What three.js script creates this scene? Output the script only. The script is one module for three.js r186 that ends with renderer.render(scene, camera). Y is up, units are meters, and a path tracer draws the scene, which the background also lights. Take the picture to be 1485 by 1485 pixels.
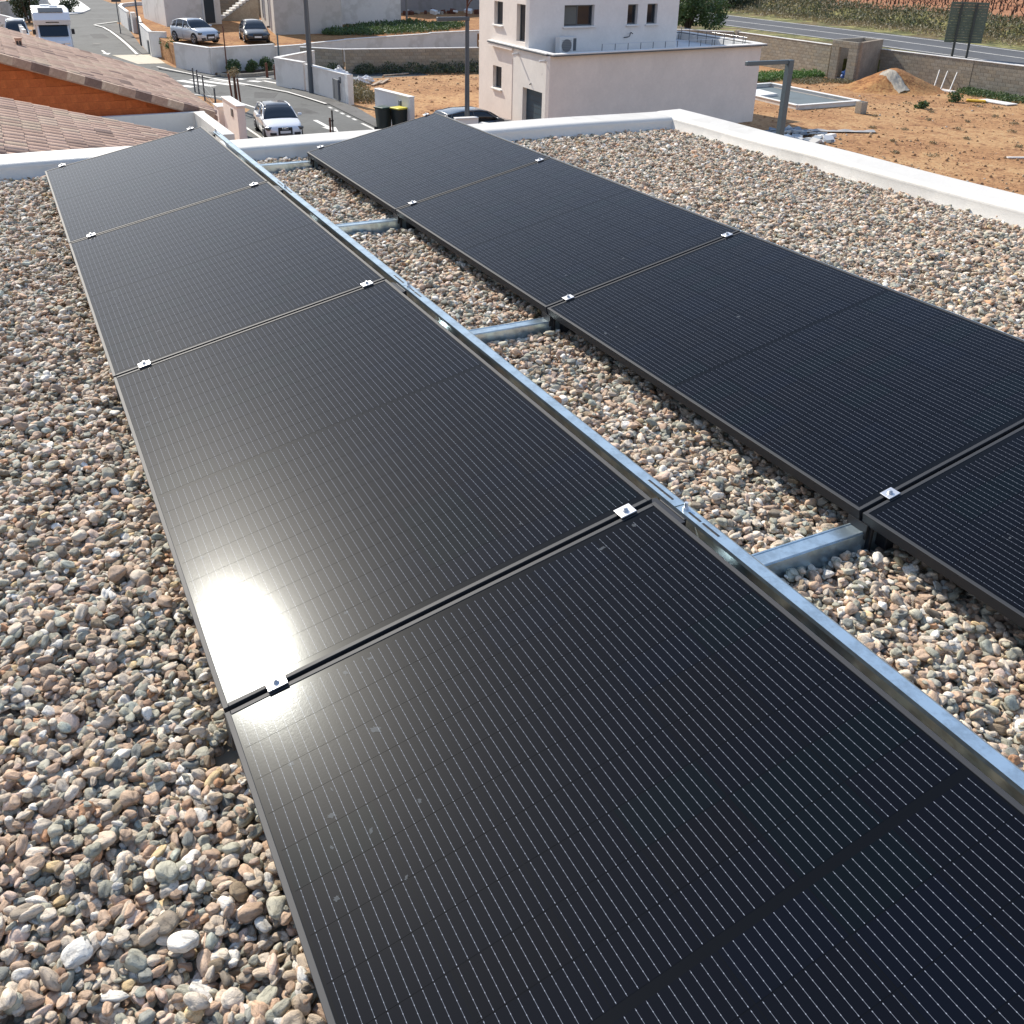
import * as THREE from 'three';
import { RoundedBoxGeometry } from 'three/addons/geometries/RoundedBoxGeometry.js';
import { mergeGeometries, mergeVertices } from 'three/addons/utils/BufferGeometryUtils.js';

// ---------------------------------------------------------------- camera, sky, sun, exposure
const scene = new THREE.Scene();
const F = 1379.79, PY = 574.5, SIDE = 1485;                         // a lens shifted downwards: the photograph is cropped off-centre
const FULL = 2 * (SIDE - PY);
const camera = new THREE.PerspectiveCamera(2 * Math.atan(FULL / 2 / F) * 180 / Math.PI, SIDE / FULL, 0.05, 900);
camera.matrixAutoUpdate = true;
const basis = new THREE.Matrix4().makeBasis(
  new THREE.Vector3(0.888231, 0.0207, 0.45893), new THREE.Vector3(0.180887, 0.902526, -0.390804), new THREE.Vector3(-0.422286, 0.430138, 0.797907));
camera.quaternion.setFromRotationMatrix(basis);
camera.position.set(-0.1768, 1.5082, 6.8691);
camera.setViewOffset(SIDE, FULL, 0, FULL / 2 - PY, SIDE, SIDE);
camera.updateProjectionMatrix();

const renderer = new THREE.WebGLRenderer({ antialias: true });
renderer.setSize(1024, 1024);
renderer.toneMapping = THREE.LinearToneMapping;
renderer.toneMappingExposure = 1.65;
renderer.shadowMap.enabled = true;

const SUN = new THREE.Vector3(-0.158, 0.625, -0.764).normalize();
const sun = new THREE.DirectionalLight(new THREE.Color(1.0, 0.925, 0.81), 3.9);
sun.name = 'sun';
sun.position.copy(SUN).multiplyScalar(80).add(new THREE.Vector3(15, 0, -25));
sun.target.position.set(15, 0, -25);
sun.castShadow = true;
sun.shadow.mapSize.set(4096, 4096);
Object.assign(sun.shadow.camera, { left: -90, right: 90, top: 90, bottom: -90, near: 1, far: 260 });
scene.add(sun, sun.target);

{ // clear, slightly hazy spring sky
  const W = 512, H = 256, data = new Float32Array(W * H * 4);
  for (let r = 0; r < H; r++) for (let c = 0; c < W; c++) {
    const el = ((r + 0.5) / H - 0.5) * Math.PI, az = ((c + 0.5) / W - 0.5) * 2 * Math.PI;
    const d = [Math.cos(el) * Math.cos(az), Math.sin(el), Math.cos(el) * Math.sin(az)];
    const up = Math.max(d[1], 0), h = Math.pow(1 - up, 3);
    const ang = Math.acos(Math.min(1, Math.max(-1, d[0] * SUN.x + d[1] * SUN.y + d[2] * SUN.z))) * 180 / Math.PI;
    const glow = 0.9 * Math.exp(-ang / 9) + 0.28 * Math.exp(-ang / 28);
    const zen = [0.11, 0.21, 0.41], hor = [0.79, 0.80, 0.785], gl = [1.0, 0.93, 0.82];
    for (let k = 0; k < 3; k++) {
      let v = zen[k] * (1 - h) + hor[k] * h + glow * gl[k];
      if (d[1] < 0) { const g = Math.min(1, -d[1] * 12); v = v * (1 - g) + [0.24, 0.2, 0.16][k] * g; }
      data[(r * W + c) * 4 + k] = v;
    }
    data[(r * W + c) * 4 + 3] = 1;
  }
  const t = new THREE.DataTexture(data, W, H, THREE.RGBAFormat, THREE.FloatType);
  t.mapping = THREE.EquirectangularReflectionMapping; t.magFilter = THREE.LinearFilter; t.minFilter = THREE.LinearFilter; t.needsUpdate = true;
  scene.background = t; scene.environment = t;
  scene.backgroundIntensity = 1; scene.environmentIntensity = 1;
}

// ---------------------------------------------------------------- helpers
let seed = 12345;
const rnd = () => { seed |= 0; seed = (seed + 0x6D2B79F5) | 0; let t = Math.imul(seed ^ (seed >>> 15), 1 | seed); t = (t + Math.imul(t ^ (t >>> 7), 61 | t)) ^ t; return ((t ^ (t >>> 14)) >>> 0) / 4294967296; };
const rr = (a, b) => a + (b - a) * rnd();
const gauss = () => (rnd() + rnd() + rnd() + rnd() - 2) * 1.2;
const pick = (a) => a[Math.floor(rnd() * a.length)];
const V = (x, y, z) => new THREE.Vector3(x, y, z);

const taken = {};
function numbered(n) { const k = (taken[n] = (taken[n] ?? -1) + 1); return k ? n + '_' + String(k).padStart(3, '0') : n; }
function tag(o, label, category, group, kind) { o.userData = { label, category }; if (group) o.userData.group = group; if (kind) o.userData.kind = kind; return o; }
function thing(name, label, category, [x, y, z] = [0, 0, 0], turn = 0, group) {
  const o = new THREE.Group(); o.name = numbered(name); o.position.set(x, y, z); o.rotation.y = turn; scene.add(o);
  return tag(o, label, category, group);
}
function mesh(parent, name, geo, mat) {
  const m = new THREE.Mesh(geo, mat); m.name = parent === scene ? numbered(name) : name; m.castShadow = m.receiveShadow = true; parent.add(m); return m;
}
function struct(name, geo, mat) { const m = mesh(scene, name, geo, mat); m.userData = { kind: 'structure' }; return m; }
function copy(o, label) { const c = o.clone(); c.name = numbered(o.name.replace(/_\d{3}$/, '')); c.userData = { ...o.userData }; if (label) c.userData.label = label; scene.add(c); return c; }

function flat(g) { const n = g.index ? g.toNonIndexed() : g; for (const k of Object.keys(n.attributes)) if (!['position', 'normal', 'uv'].includes(k)) n.deleteAttribute(k); if (!n.attributes.uv) n.setAttribute('uv', new THREE.Float32BufferAttribute(new Float32Array(n.attributes.position.count * 2), 2)); n.morphAttributes = {}; return n; }
function join(...gs) { return mergeGeometries(gs.flat().map(flat)); }
function metres(g) { // uv in metres, by the way each face points
  const n = flat(g), p = n.attributes.position, q = n.attributes.normal, uv = n.attributes.uv;
  for (let i = 0; i < p.count; i++) {
    const ax = Math.abs(q.getX(i)), ay = Math.abs(q.getY(i)), az = Math.abs(q.getZ(i));
    if (ay > ax && ay > az) uv.setXY(i, p.getX(i), p.getZ(i)); else if (ax > az) uv.setXY(i, p.getZ(i), p.getY(i)); else uv.setXY(i, p.getX(i), p.getY(i));
  }
  return n;
}
const bx = (w, h, d, x = 0, y = 0, z = 0) => metres(new THREE.BoxGeometry(w, h, d).translate(x, y, z));
const rb = (w, h, d, r, x = 0, y = 0, z = 0) => metres(new RoundedBoxGeometry(w, h, d, 2, r).translate(x, y, z));
const cyl = (r0, r1, h, n, x = 0, y = 0, z = 0) => flat(new THREE.CylinderGeometry(r0, r1, h, n).translate(x, y, z));
function bar(a, b, r, n = 6) { // round bar between two points
  const d = b.clone().sub(a), g = new THREE.CylinderGeometry(r, r, d.length(), n);
  g.applyQuaternion(new THREE.Quaternion().setFromUnitVectors(V(0, 1, 0), d.normalize())); const m = a.clone().add(b).multiplyScalar(0.5);
  return flat(g.translate(m.x, m.y, m.z));
}
function tube(pts, r, n = 5, seg = 24) { return flat(new THREE.TubeGeometry(new THREE.CatmullRomCurve3(pts), seg, r, n, false)); }
function seg(x0, z0, x1, z1, y0, y1, t, r = 0) { // upright slab between two points on plan
  const L = Math.hypot(x1 - x0, z1 - z0), g = r ? rb(L, y1 - y0, t, r) : bx(L, y1 - y0, t);
  g.rotateY(-Math.atan2(z1 - z0, x1 - x0)); return g.translate((x0 + x1) / 2, (y0 + y1) / 2, (z0 + z1) / 2);
}
function sheet(pts, y) { // flat polygon on plan
  const s = new THREE.Shape(pts.map(([x, z]) => new THREE.Vector2(x, -z))); const g = new THREE.ShapeGeometry(s).rotateX(-Math.PI / 2).translate(0, y, 0);
  return metres(g);
}
function prism(pts, y0, y1) { const s = new THREE.Shape(pts.map(([x, z]) => new THREE.Vector2(x, -z))); return metres(new THREE.ExtrudeGeometry(s, { depth: y1 - y0, bevelEnabled: false }).rotateX(-Math.PI / 2).translate(0, y0, 0)); }
function ribbon(pts, w, y) { // painted line along points on plan
  const pos = [], n = pts.length; const L = [], R = [];
  for (let i = 0; i < n; i++) { const a = pts[Math.max(0, i - 1)], b = pts[Math.min(n - 1, i + 1)], dx = b[0] - a[0], dz = b[1] - a[1], l = Math.hypot(dx, dz); L.push([pts[i][0] - dz / l * w / 2, pts[i][1] + dx / l * w / 2]); R.push([pts[i][0] + dz / l * w / 2, pts[i][1] - dx / l * w / 2]); }
  for (let i = 0; i < n - 1; i++) for (const p of [L[i], L[i + 1], R[i], R[i], L[i + 1], R[i + 1]]) pos.push(p[0], y, p[1]);
  const g = new THREE.BufferGeometry(); g.setAttribute('position', new THREE.Float32BufferAttribute(pos, 3)); g.computeVertexNormals();
  const nn = g.attributes.normal; for (let i = 0; i < nn.count; i++) nn.setXYZ(i, 0, 1, 0);
  return metres(g);
}

// ---------------------------------------------------------------- procedural textures
function lattice(s, n) { const a = new Float32Array(n * n); let q = s * 7919 + 17; for (let i = 0; i < a.length; i++) { q = (Math.imul(q, 1664525) + 1013904223) | 0; a[i] = ((q >>> 8) & 0xffff) / 65535; } return (u, v) => { u = (u - Math.floor(u)) * n; v = (v - Math.floor(v)) * n; const i = Math.floor(u), j = Math.floor(v); let f = u - i, g = v - j; f = f * f * (3 - 2 * f); g = g * g * (3 - 2 * g); const i1 = (i + 1) % n, j1 = (j + 1) % n, ii = i % n, jj = j % n; return (a[jj * n + ii] * (1 - f) + a[jj * n + i1] * f) * (1 - g) + (a[j1 * n + ii] * (1 - f) + a[j1 * n + i1] * f) * g; }; }
function fbm(s, n0, oct, gain = 0.55) { const l = []; let n = n0; for (let o = 0; o < oct; o++) { l.push(lattice(s + o * 31, n)); n *= 2; } return (u, v) => { let a = 0, w = 1, t = 0; for (const f of l) { a += w * f(u, v); t += w; w *= gain; } return a / t; }; }
function texture(size, period, fn, color = true, h = size) {
  const d = new Uint8Array(size * h * 4);
  for (let j = 0; j < h; j++) for (let i = 0; i < size; i++) { const c = fn((i + 0.5) / size, (j + 0.5) / h), k = (j * size + i) * 4; for (let q = 0; q < 3; q++) d[k + q] = Math.max(0, Math.min(255, Math.round((Array.isArray(c) ? c[q] : c) * 255))); d[k + 3] = 255; }
  const t = new THREE.DataTexture(d, size, h); t.wrapS = t.wrapT = THREE.RepeatWrapping; t.magFilter = THREE.LinearFilter; t.minFilter = THREE.LinearMipmapLinearFilter; t.generateMipmaps = true;
  if (color) t.colorSpace = THREE.SRGBColorSpace; t.repeat.set(1 / period, 1 / period); t.needsUpdate = true; return t;
}
const lin = (r, g, b) => new THREE.Color().setRGB(r, g, b);
const srgb = (r, g, b) => new THREE.Color(`rgb(${r},${g},${b})`);
const mixc = (a, b, t) => a.map((v, i) => v + (b[i] - v) * t);
const sm = (a, b, x) => { const t = Math.max(0, Math.min(1, (x - a) / (b - a))); return t * t * (3 - 2 * t); };

const nA = fbm(3, 4, 7), nB = fbm(11, 8, 6, 0.7), nC = fbm(23, 3, 4), nD = fbm(41, 32, 4, 0.8);
const texStucco = texture(512, 3, (u, v) => 0.955 + 0.045 * (nA(u, v) - 0.5) * 2 + 0.05 * (nD(u, v) - 0.5));
const texStuccoBump = texture(512, 0.6, (u, v) => nD(u, v), false);
const texStain = texture(512, 4, (u, v) => { const s = sm(0.55, 0.72, nA(u, v)); return mixc([0.97, 0.96, 0.95], [0.88, 0.865, 0.845], s * 0.7).map((x) => x + 0.05 * (nD(u, v) - 0.5)); });
const nE = fbm(77, 24, 5, 0.75), nF = fbm(91, 96, 3, 0.8);
const texDirt = texture(1024, 11, (u, v) => { const a = nA(u, v), b = nE(u, v), c = nF(u, v); let k = mixc([0.86, 0.75, 0.62], [1.0, 0.93, 0.82], sm(0.3, 0.7, a)); k = mixc(k, [0.60, 0.45, 0.33], sm(0.55, 0.70, b) * 0.55); k = mixc(k, [1, 0.95, 0.88], sm(0.62, 0.72, c) * 0.5); const f = 0.74 + 0.5 * c; return k.map((x) => x * f); });
const texDirtBump = texture(512, 3, (u, v) => 0.6 * nB(u, v) + 0.4 * nD(u, v), false);
const texAsphalt = texture(1024, 8, (u, v) => { const a = nC(u, v), c = nD(u, v), b = nB(u, v); return (0.74 + 0.16 * a + 0.18 * (c - 0.5)) * (1 - 0.18 * sm(0.6, 0.75, b)); });
const texBlock = texture(512, 2, (u, v) => { const a = nA(u, v), c = nD(u, v); return mixc([0.75, 0.72, 0.67], [1, 0.98, 0.93], a).map((x) => x * (0.85 + 0.3 * c)); });
const texTile = texture(256, 0.8, (u, v) => { const a = nA(u, v), c = nD(u, v); return mixc([0.78, 0.70, 0.66], [1, 0.97, 0.94], a).map((x) => x * (0.85 + 0.25 * c)); });
const texGalv = texture(512, 0.35, (u, v) => { const a = nB(u, v), c = nC(u, v); return 0.86 + 0.14 * sm(0.35, 0.65, a) * (0.7 + 0.3 * c); });
const texGalvRough = texture(256, 0.35, (u, v) => 0.55 + 0.45 * nB(u, v), false);
const texPebble = texture(256, 1, (u, v) => { const a = nA(u, v), c = nD(u, v), b = nB(u, v); return (0.82 + 0.26 * a) * (0.88 + 0.24 * c) * (1 - 0.2 * sm(0.62, 0.7, b)); });
const texPebbleBump = texture(256, 1, (u, v) => 0.5 * nB(u, v) + 0.5 * nD(u, v), false);
const texGrass = texture(1024, 14, (u, v) => { const a = nA(u, v), b = nB(u, v), c = nD(u, v); let k = mixc([0.42, 0.44, 0.26], [0.74, 0.72, 0.50], sm(0.35, 0.68, b)); k = mixc(k, [0.50, 0.40, 0.30], sm(0.5, 0.66, a) * 0.7); return k.map((x) => x * (0.65 + 0.7 * c)); });

const std = (o) => new THREE.MeshStandardMaterial(o);
const phys = (o) => new THREE.MeshPhysicalMaterial(o);
const mWhite = std({ color: lin(0.74, 0.73, 0.70), roughness: 0.85, map: texStucco, bumpMap: texStuccoBump, bumpScale: 0.002 });
const mWhiteCool = std({ color: lin(0.74, 0.73, 0.70), roughness: 0.85, map: texStain });
const mCream = std({ color: lin(0.82, 0.75, 0.68), roughness: 0.9, map: texStucco, bumpMap: texStuccoBump, bumpScale: 0.003 });
const mCreamLight = std({ color: lin(0.80, 0.76, 0.70), roughness: 0.9, map: texStucco, bumpMap: texStuccoBump, bumpScale: 0.003 });
const mGreyRender = std({ color: lin(0.50, 0.49, 0.46), roughness: 0.9, map: texStain });
const mCoping = std({ color: lin(0.78, 0.76, 0.72), roughness: 0.7, map: texStucco });
const mMembrane = std({ color: lin(0.66, 0.645, 0.60), roughness: 0.5, map: texStain, bumpMap: texStuccoBump, bumpScale: 0.0008 });
const mConcrete = std({ color: lin(0.42, 0.40, 0.37), roughness: 0.9, map: texBlock });
const mAsphalt = std({ color: lin(0.155, 0.158, 0.15), roughness: 0.9, map: texAsphalt });
const mAsphaltRoad = std({ color: lin(0.115, 0.12, 0.13), roughness: 0.85, map: texAsphalt });
const mPaint = std({ color: lin(0.72, 0.71, 0.67), roughness: 0.75, map: texStain });
const mDirt = std({ color: lin(0.375, 0.213, 0.098), roughness: 1, map: texDirt, bumpMap: texDirtBump, bumpScale: 0.06 });
const mDirtPale = std({ color: lin(0.42, 0.275, 0.16), roughness: 1, map: texDirt, bumpMap: texDirtBump, bumpScale: 0.04 });
const mRedSoil = std({ color: lin(0.40, 0.205, 0.125), roughness: 1, map: texDirt, bumpMap: texDirtBump, bumpScale: 0.1 });
const mGrass = std({ color: lin(0.52, 0.50, 0.40), roughness: 1, map: texGrass, bumpMap: texDirtBump, bumpScale: 0.1 });
const mDarkMetal = std({ color: lin(0.085, 0.10, 0.115), roughness: 0.45, metalness: 0.3 });
const mBlueGrey = std({ color: lin(0.10, 0.135, 0.155), roughness: 0.5, metalness: 0.2 });
const mBlack = std({ color: lin(0.012, 0.012, 0.014), roughness: 0.5 });
const mRust = std({ color: lin(0.17, 0.075, 0.05), roughness: 0.9, map: texTile });
const mGlassDark = phys({ color: lin(0.012, 0.016, 0.022), roughness: 0.06, clearcoat: 0.1, clearcoatRoughness: 0.03 });
const mSteel = std({ color: lin(0.62, 0.63, 0.64), roughness: 0.35, metalness: 0.9 });
const mTyre = std({ color: lin(0.018, 0.018, 0.019), roughness: 0.9 });
const mAlu = std({ color: lin(0.72, 0.72, 0.73), roughness: 0.38, metalness: 0.85 });
const mGalv = std({ color: lin(0.57, 0.70, 0.77), roughness: 0.28, metalness: 0.78, map: texGalv, roughnessMap: null });

// ---------------------------------------------------------------- our own house: gravel roof inside a low white parapet
const G = -6.1;                                                     // street level; the gravel on the roof is about 0
const own = thing('flat_roof_house', 'white flat roofed house whose gravel roof carries the solar panels', 'house');
function upstand(name, len, label) { // rounded membrane-covered parapet, profile in (inward, up), run along +x
  const s = new THREE.Shape(); s.moveTo(0.37, -0.12); s.lineTo(0.345, -0.01); s.quadraticCurveTo(0.325, 0.03, 0.318, 0.055); s.quadraticCurveTo(0.312, 0.094, 0.265, 0.097); s.lineTo(0.03, 0.104); s.quadraticCurveTo(0, 0.104, -0.006, 0.075); s.lineTo(-0.006, -0.35); s.lineTo(0.37, -0.35);
  const g = new THREE.ExtrudeGeometry(s, { depth: len, bevelEnabled: false, steps: Math.round(len / 0.25), curveSegments: 8 });
  const p = g.attributes.position; // hand-laid membrane: the line wavers by a few millimetres
  for (let i = 0; i < p.count; i++) { const z = p.getZ(i); if (p.getY(i) > -0.05) { p.setX(i, p.getX(i) + 0.006 * Math.sin(z * 2.1 + len) + 0.004 * Math.sin(z * 5.3)); p.setY(i, p.getY(i) + 0.004 * Math.sin(z * 3.1 + 1)); } }
  g.computeVertexNormals(); return metres(mergeVertices(g, 1e-4));
}
{
  const PX = 5.55, PZ = -0.66;
  const gFar = upstand('parapet', 9.6 + 0.0).rotateY(Math.PI / 2).scale(1, 1, 1);   // extrude axis z becomes x, profile x becomes -z
  gFar.applyMatrix4(new THREE.Matrix4().makeScale(1, 1, -1)); // inward side towards +z
  { const q = gFar.attributes.position.array, n = gFar.attributes.normal.array; for (let i = 0; i < q.length; i += 9) for (let k = 0; k < 3; k++) { let t = q[i + 3 + k]; q[i + 3 + k] = q[i + 6 + k]; q[i + 6 + k] = t; t = n[i + 3 + k]; n[i + 3 + k] = n[i + 6 + k]; n[i + 6 + k] = t; } }
  const a = mesh(own, 'parapet', gFar, mMembrane); a.position.set(PX - 9.6, 0.012, PZ);
  const gSide = upstand('parapet', 9.2); gSide.rotateY(0);
  const b = mesh(own, 'parapet', gSide.applyMatrix4(new THREE.Matrix4().makeScale(-1, 1, 1)), mMembrane);
  { const q = gSide.attributes.position.array, n = gSide.attributes.normal.array; for (let i = 0; i < q.length; i += 9) for (let k = 0; k < 3; k++) { let t = q[i + 3 + k]; q[i + 3 + k] = q[i + 6 + k]; q[i + 6 + k] = t; t = n[i + 3 + k]; n[i + 3 + k] = n[i + 6 + k]; n[i + 6 + k] = t; } }
  b.position.set(PX + 0.003, 0.015, PZ + 0.012);
  mesh(own, 'wall', join(seg(-4.03, PZ + 0.12, 5.52, PZ + 0.12, G, -0.35, 0.24), seg(PX - 0.125, PZ + 0.26, PX - 0.125, 8.5, G, -0.347, 0.24), seg(-4.1, 8.6, 5.4, 8.6, G, -0.35, 0.24), seg(-4.1, -0.5, -4.1, 8.5, G, -0.35, 0.24)), mWhite);
  mesh(own, 'roof_slab', bx(9.35, 0.2, 9.0, 0.66, -0.122, 4.0), std({ color: lin(0.36, 0.32, 0.26), roughness: 1, map: texBlock }));
}

// ---------------------------------------------------------------- solar panels
const TILT = 12.39 * Math.PI / 180, PW = 1.038, PL = 1.763, PITCH = 1.775, ROW = 1.724, H0 = 0.115;
const mFrame = std({ color: lin(0.018, 0.020, 0.024), roughness: 0.62, metalness: 0.0 });
const GLASS = { ior: 1.2, specularIntensity: 1, specularColor: lin(0.82, 0.95, 1), roughness: 0.105, clearcoat: 0.085, clearcoatRoughness: 0.33 };
const texGlassGrain = texture(512, 1, (u, v) => nD(u, v), false);
function cellTexture(k) { // silver wires on dark silicon, one half-cell of 166 x 83 mm
  const W = 512, H = 256;
  return texture(W, 1, (u, v) => {
    const x = (u * 9) % 1 - 0.5, d = Math.abs(x) * 166 / 9; // mm from the wire
    const mm = v * 83; let pad = 0; for (const c of [3, 16, 29, 42, 55, 68, 80]) pad = Math.max(pad, 1 - sm(0.4, 1.3, Math.abs(mm - c - ((Math.floor(u * 9) * 5 + k * 3) % 4) * 0.6)));
    const inside = sm(0.3, 1.0, mm) * (1 - sm(82.0, 82.7, mm));
    const wire = (1 - sm(0.2, 0.46, d)) * inside, dot = pad * (1 - sm(0.45, 0.85, d)) * inside;
    const base = [[0.034, 0.040, 0.062], [0.030, 0.040, 0.070], [0.040, 0.041, 0.058], [0.026, 0.046, 0.062]][k];
    const grain = 0.94 + 0.12 * nD(u, v);
    return mixc(base.map((b) => b * grain), [0.60, 0.62, 0.66], Math.min(1, wire * 0.78 + dot * 0.7));
  }, true, H);
}
const cellTex = [0, 1, 2, 3].map(cellTexture);
const mCells = cellTex.map((t) => phys({ color: lin(1, 1, 1), map: t, bumpMap: texGlassGrain, bumpScale: 0.00003, ...GLASS }));
const mBack = phys({ color: lin(0.0035, 0.0037, 0.0045), ...GLASS });
const CW = 0.166, CH = 0.083;
const cellGeo = (() => { // a thin slab; its top carries the wires
  const g = flat(new THREE.BoxGeometry(CW, 0.0004, CH)), p = g.attributes.position, uv = g.attributes.uv;
  for (let i = 0; i < p.count; i++) uv.setXY(i, p.getX(i) / CW + 0.5, p.getZ(i) / CH + 0.5);
  return g;
})();
const railLong = rb(0.011, 0.035, PL, 0.0012), railShort = rb(PW - 0.0225, 0.035, 0.011, 0.0012);
const laminate = metres(new THREE.BoxGeometry(PW - 0.016, 0.006, PL - 0.016));
const mSmear = std({ color: lin(0.50, 0.55, 0.58), roughness: 0.9, transparent: true, opacity: 0.11 });
const smearGeos = [0, 1, 2, 3, 4].map((k) => { // dried smears: irregular thin films
  const s = new THREE.Shape(), n = 12; for (let i = 0; i < n; i++) { const a = i / n * 6.283, r = 0.5 + 0.35 * Math.sin(a * 3 + k * 2) * Math.cos(a * 2 + k); const x = Math.cos(a) * r, y = Math.sin(a) * r * (0.25 + 0.12 * k); i ? s.lineTo(x, y) : s.moveTo(x, y); }
  return flat(new THREE.ShapeGeometry(s).rotateX(-Math.PI / 2));
});
function solarPanel(label, group) {
  const p = thing('photovoltaic_module', label, 'solar panel', [0, 0, 0], 0, group);
  for (const s of [0, 1]) mesh(p, 'frame_rail', railLong, mFrame).position.set(s ? PW - 0.0055 : 0.0055, -0.0175, PL / 2);
  for (const s of [0, 1]) mesh(p, 'frame_rail', railShort, mFrame).position.set(PW / 2, -0.0177, s ? PL - 0.0057 : 0.0057);
  const glass = mesh(p, 'glass_laminate', laminate, mBack); glass.position.set(PW / 2, -0.0048, PL / 2);
  for (let h = 0; h < 2; h++) for (let r = 0; r < 10; r++) for (let c = 0; c < 6; c++) {
    const m = mesh(p, 'solar_cell', cellGeo, mCells[rnd() < 0.55 ? 0 : Math.floor(rnd() * 4)]);
    m.position.set(PW / 2 + (c - 2.5) * 0.168, -0.00172, 0.0275 + CH / 2 + r * 0.0846 + h * (10 * 0.0846 + 0.0155));
    if (rnd() < 0.5) m.rotation.y = Math.PI;
  }
  return p;
}
const rowNames = ['row ending in the sun glare', 'row beside the bare gravel'];
const panelLabels = [
  ['black solar panel with a hazy grey sheen beside the tiled roof', 'black solar panel with faint smudges between the endmost and the sun glare panel', 'black solar panel with the white sun glare in its corner', 'black solar panel next to the sun glare corner, its middle gap crossing widely'],
  ['black solar panel in front of the parked dark car and wheelie bins', 'black solar panel second from the wheelie bins in the row beside open gravel', 'black solar panel third from the wheelie bins in the row beside open gravel', 'black solar panel fourth from the wheelie bins in the row beside open gravel']];
for (let r = 0; r < 2; r++) for (let k = 0; k < 4; k++) {
  const p = solarPanel(panelLabels[r][k], 'black solar panels on the gravel roof');
  p.position.set(r * ROW + 0.0, H0, k * PITCH + r * 0.006 + 0.02); p.rotation.z = TILT;
  const spots = r === 0 ? [[[0.10, 0.3]], [[0.14, 1.2], [0.2, 1.5], [0.12, 0.9], [0.5, 1.62], [0.34, 1.68], [0.15, 1.65]], [[0.12, 0.12], [0.16, 0.2], [0.1, 0.28], [0.14, 0.62], [0.3, 1.66], [0.75, 1.64]], [[0.24, 0.05], [0.27, 0.07], [0.3, 0.045], [0.08, 0.2], [0.11, 0.35], [0.16, 0.42], [0.07, 0.5], [0.85, 0.06], [0.13, 0.3], [0.95, 0.04]]][k] : [[[0.3, 1.4], [0.35, 1.1]], [[0.09, 0.3], [0.5, 1.6]], [[0.7, 1.6]], [[0.2, 0.3]]][k];
  if (r === 0) for (let q = 0; q < 9; q++) spots.push([0.03 + 0.3 * rnd() * rnd(), rr(0.05, 1.7)]); else for (let q = 0; q < 4; q++) spots.push([rr(0.05, 1), rr(0.05, 1.7)]);
  for (const [x, z] of spots) { const m = mesh(p, 'dried_smear', smearGeos[Math.floor(rnd() * 5)], mSmear); const s = rr(0.012, 0.026); m.scale.set(s * rr(0.3, 0.6), 1, s * rr(0.5, 1.3)); m.rotation.y = rr(0, 3); m.position.set(x, -0.0003, z); }
}

// clamps, rails, wind deflectors
const clampProto = thing('panel_clamp', 'small silver clamp with a bolt holding panel edges', 'clamp', [0, 0, 0], 0, 'silver clamps along the panel joints');
mesh(clampProto, 'plate', rb(0.042, 0.004, 0.035, 0.001, 0, 0.0042, 0), mAlu);
mesh(clampProto, 'bolt', join(cyl(0.0075, 0.0075, 0.006, 6, 0, 0.009, 0), cyl(0.0045, 0.0045, 0.006, 10, 0, 0.0125, 0)), mSteel);
mesh(clampProto, 'shank', bx(0.012, 0.03, 0.012, 0, -0.0135, 0), mAlu);
let firstClamp = true;
for (let r = 0; r < 2; r++) for (let k = 0; k <= 4; k++) for (const u of [0.112, 0.962]) {
  const c = firstClamp ? clampProto : copy(clampProto); firstClamp = false; c.userData.label = `silver clamp on the ${u < 0.5 ? 'low' : 'high'} edge at the ${['parapet end', 'first joint', 'second joint', 'third joint', 'open end'][k]} of the ${r ? 'plain' : 'sun glare'} row`;
  const z = k * PITCH + r * 0.006 + 0.01 + (k === 0 ? -0.004 : k === 4 ? 0.004 : 0);
  c.position.set(r * ROW + u * Math.cos(TILT), H0 + u * Math.sin(TILT), z); c.rotation.z = TILT; c.rotation.y = 0;
}
const railLabels = ['galvanised rail nearest the white parapet, linking the two panel rows', 'galvanised rail at the first panel joints from the white parapet', 'galvanised rail at the second panel joints from the white parapet', 'galvanised rail at the third panel joints from the white parapet'];
const mPlastic = std({ color: lin(0.018, 0.019, 0.022), roughness: 0.5 });
for (let k = 0; k < 4; k++) {
  const z = k * PITCH + 0.012 + (k === 0 ? 0.05 : 0), t = thing('mounting_rail', railLabels[k], 'rail', [0, 0, z], 0, 'rails tying the panel rows together');
  // open-topped channel with rolled lips
  mesh(t, 'channel', join(rb(2.74, 0.004, 0.052, 0.001, 1.43, 0.054, 0), bx(2.74, 0.075, 0.003, 1.43, 0.0165, -0.0275), bx(2.74, 0.075, 0.003, 1.43, 0.0165, 0.0275), rb(2.74, 0.003, 0.006, 0.001, 1.43, 0.0565, -0.0225), rb(2.74, 0.003, 0.006, 0.001, 1.43, 0.0565, 0.0225)), mGalv);
  for (const r of [0, 1]) {
    const x = r * ROW;
    const low = mesh(t, 'support_foot', join(rb(0.085, 0.028, 0.11, 0.004, 0.055, 0.0725, 0), rb(0.012, 0.10, 0.085, 0.002, 0.0, 0.034, 0.0), rb(0.05, 0.05, 0.13, 0.004, 0.06, 0.03, 0), bx(0.008, 0.045, 0.07, -0.014, 0.06, 0)), mPlastic); low.position.set(x + 0.022, 0, 0.0);
    const hx = x + PW * Math.cos(TILT);
    mesh(t, 'support_post', join(rb(0.06, 0.24, 0.09, 0.004, hx - 0.06, 0.17, 0), rb(0.13, 0.006, 0.12, 0.001, hx - 0.01, 0.293, 0), rb(0.02, 0.022, 0.11, 0.003, hx + 0.03, 0.28, -0.012), rb(0.10, 0.02, 0.10, 0.003, hx - 0.02, 0.235, 0.03), rb(0.008, 0.25, 0.10, 0.002, hx + 0.062, 0.17, 0.0)), mPlastic);
  }
}
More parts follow.
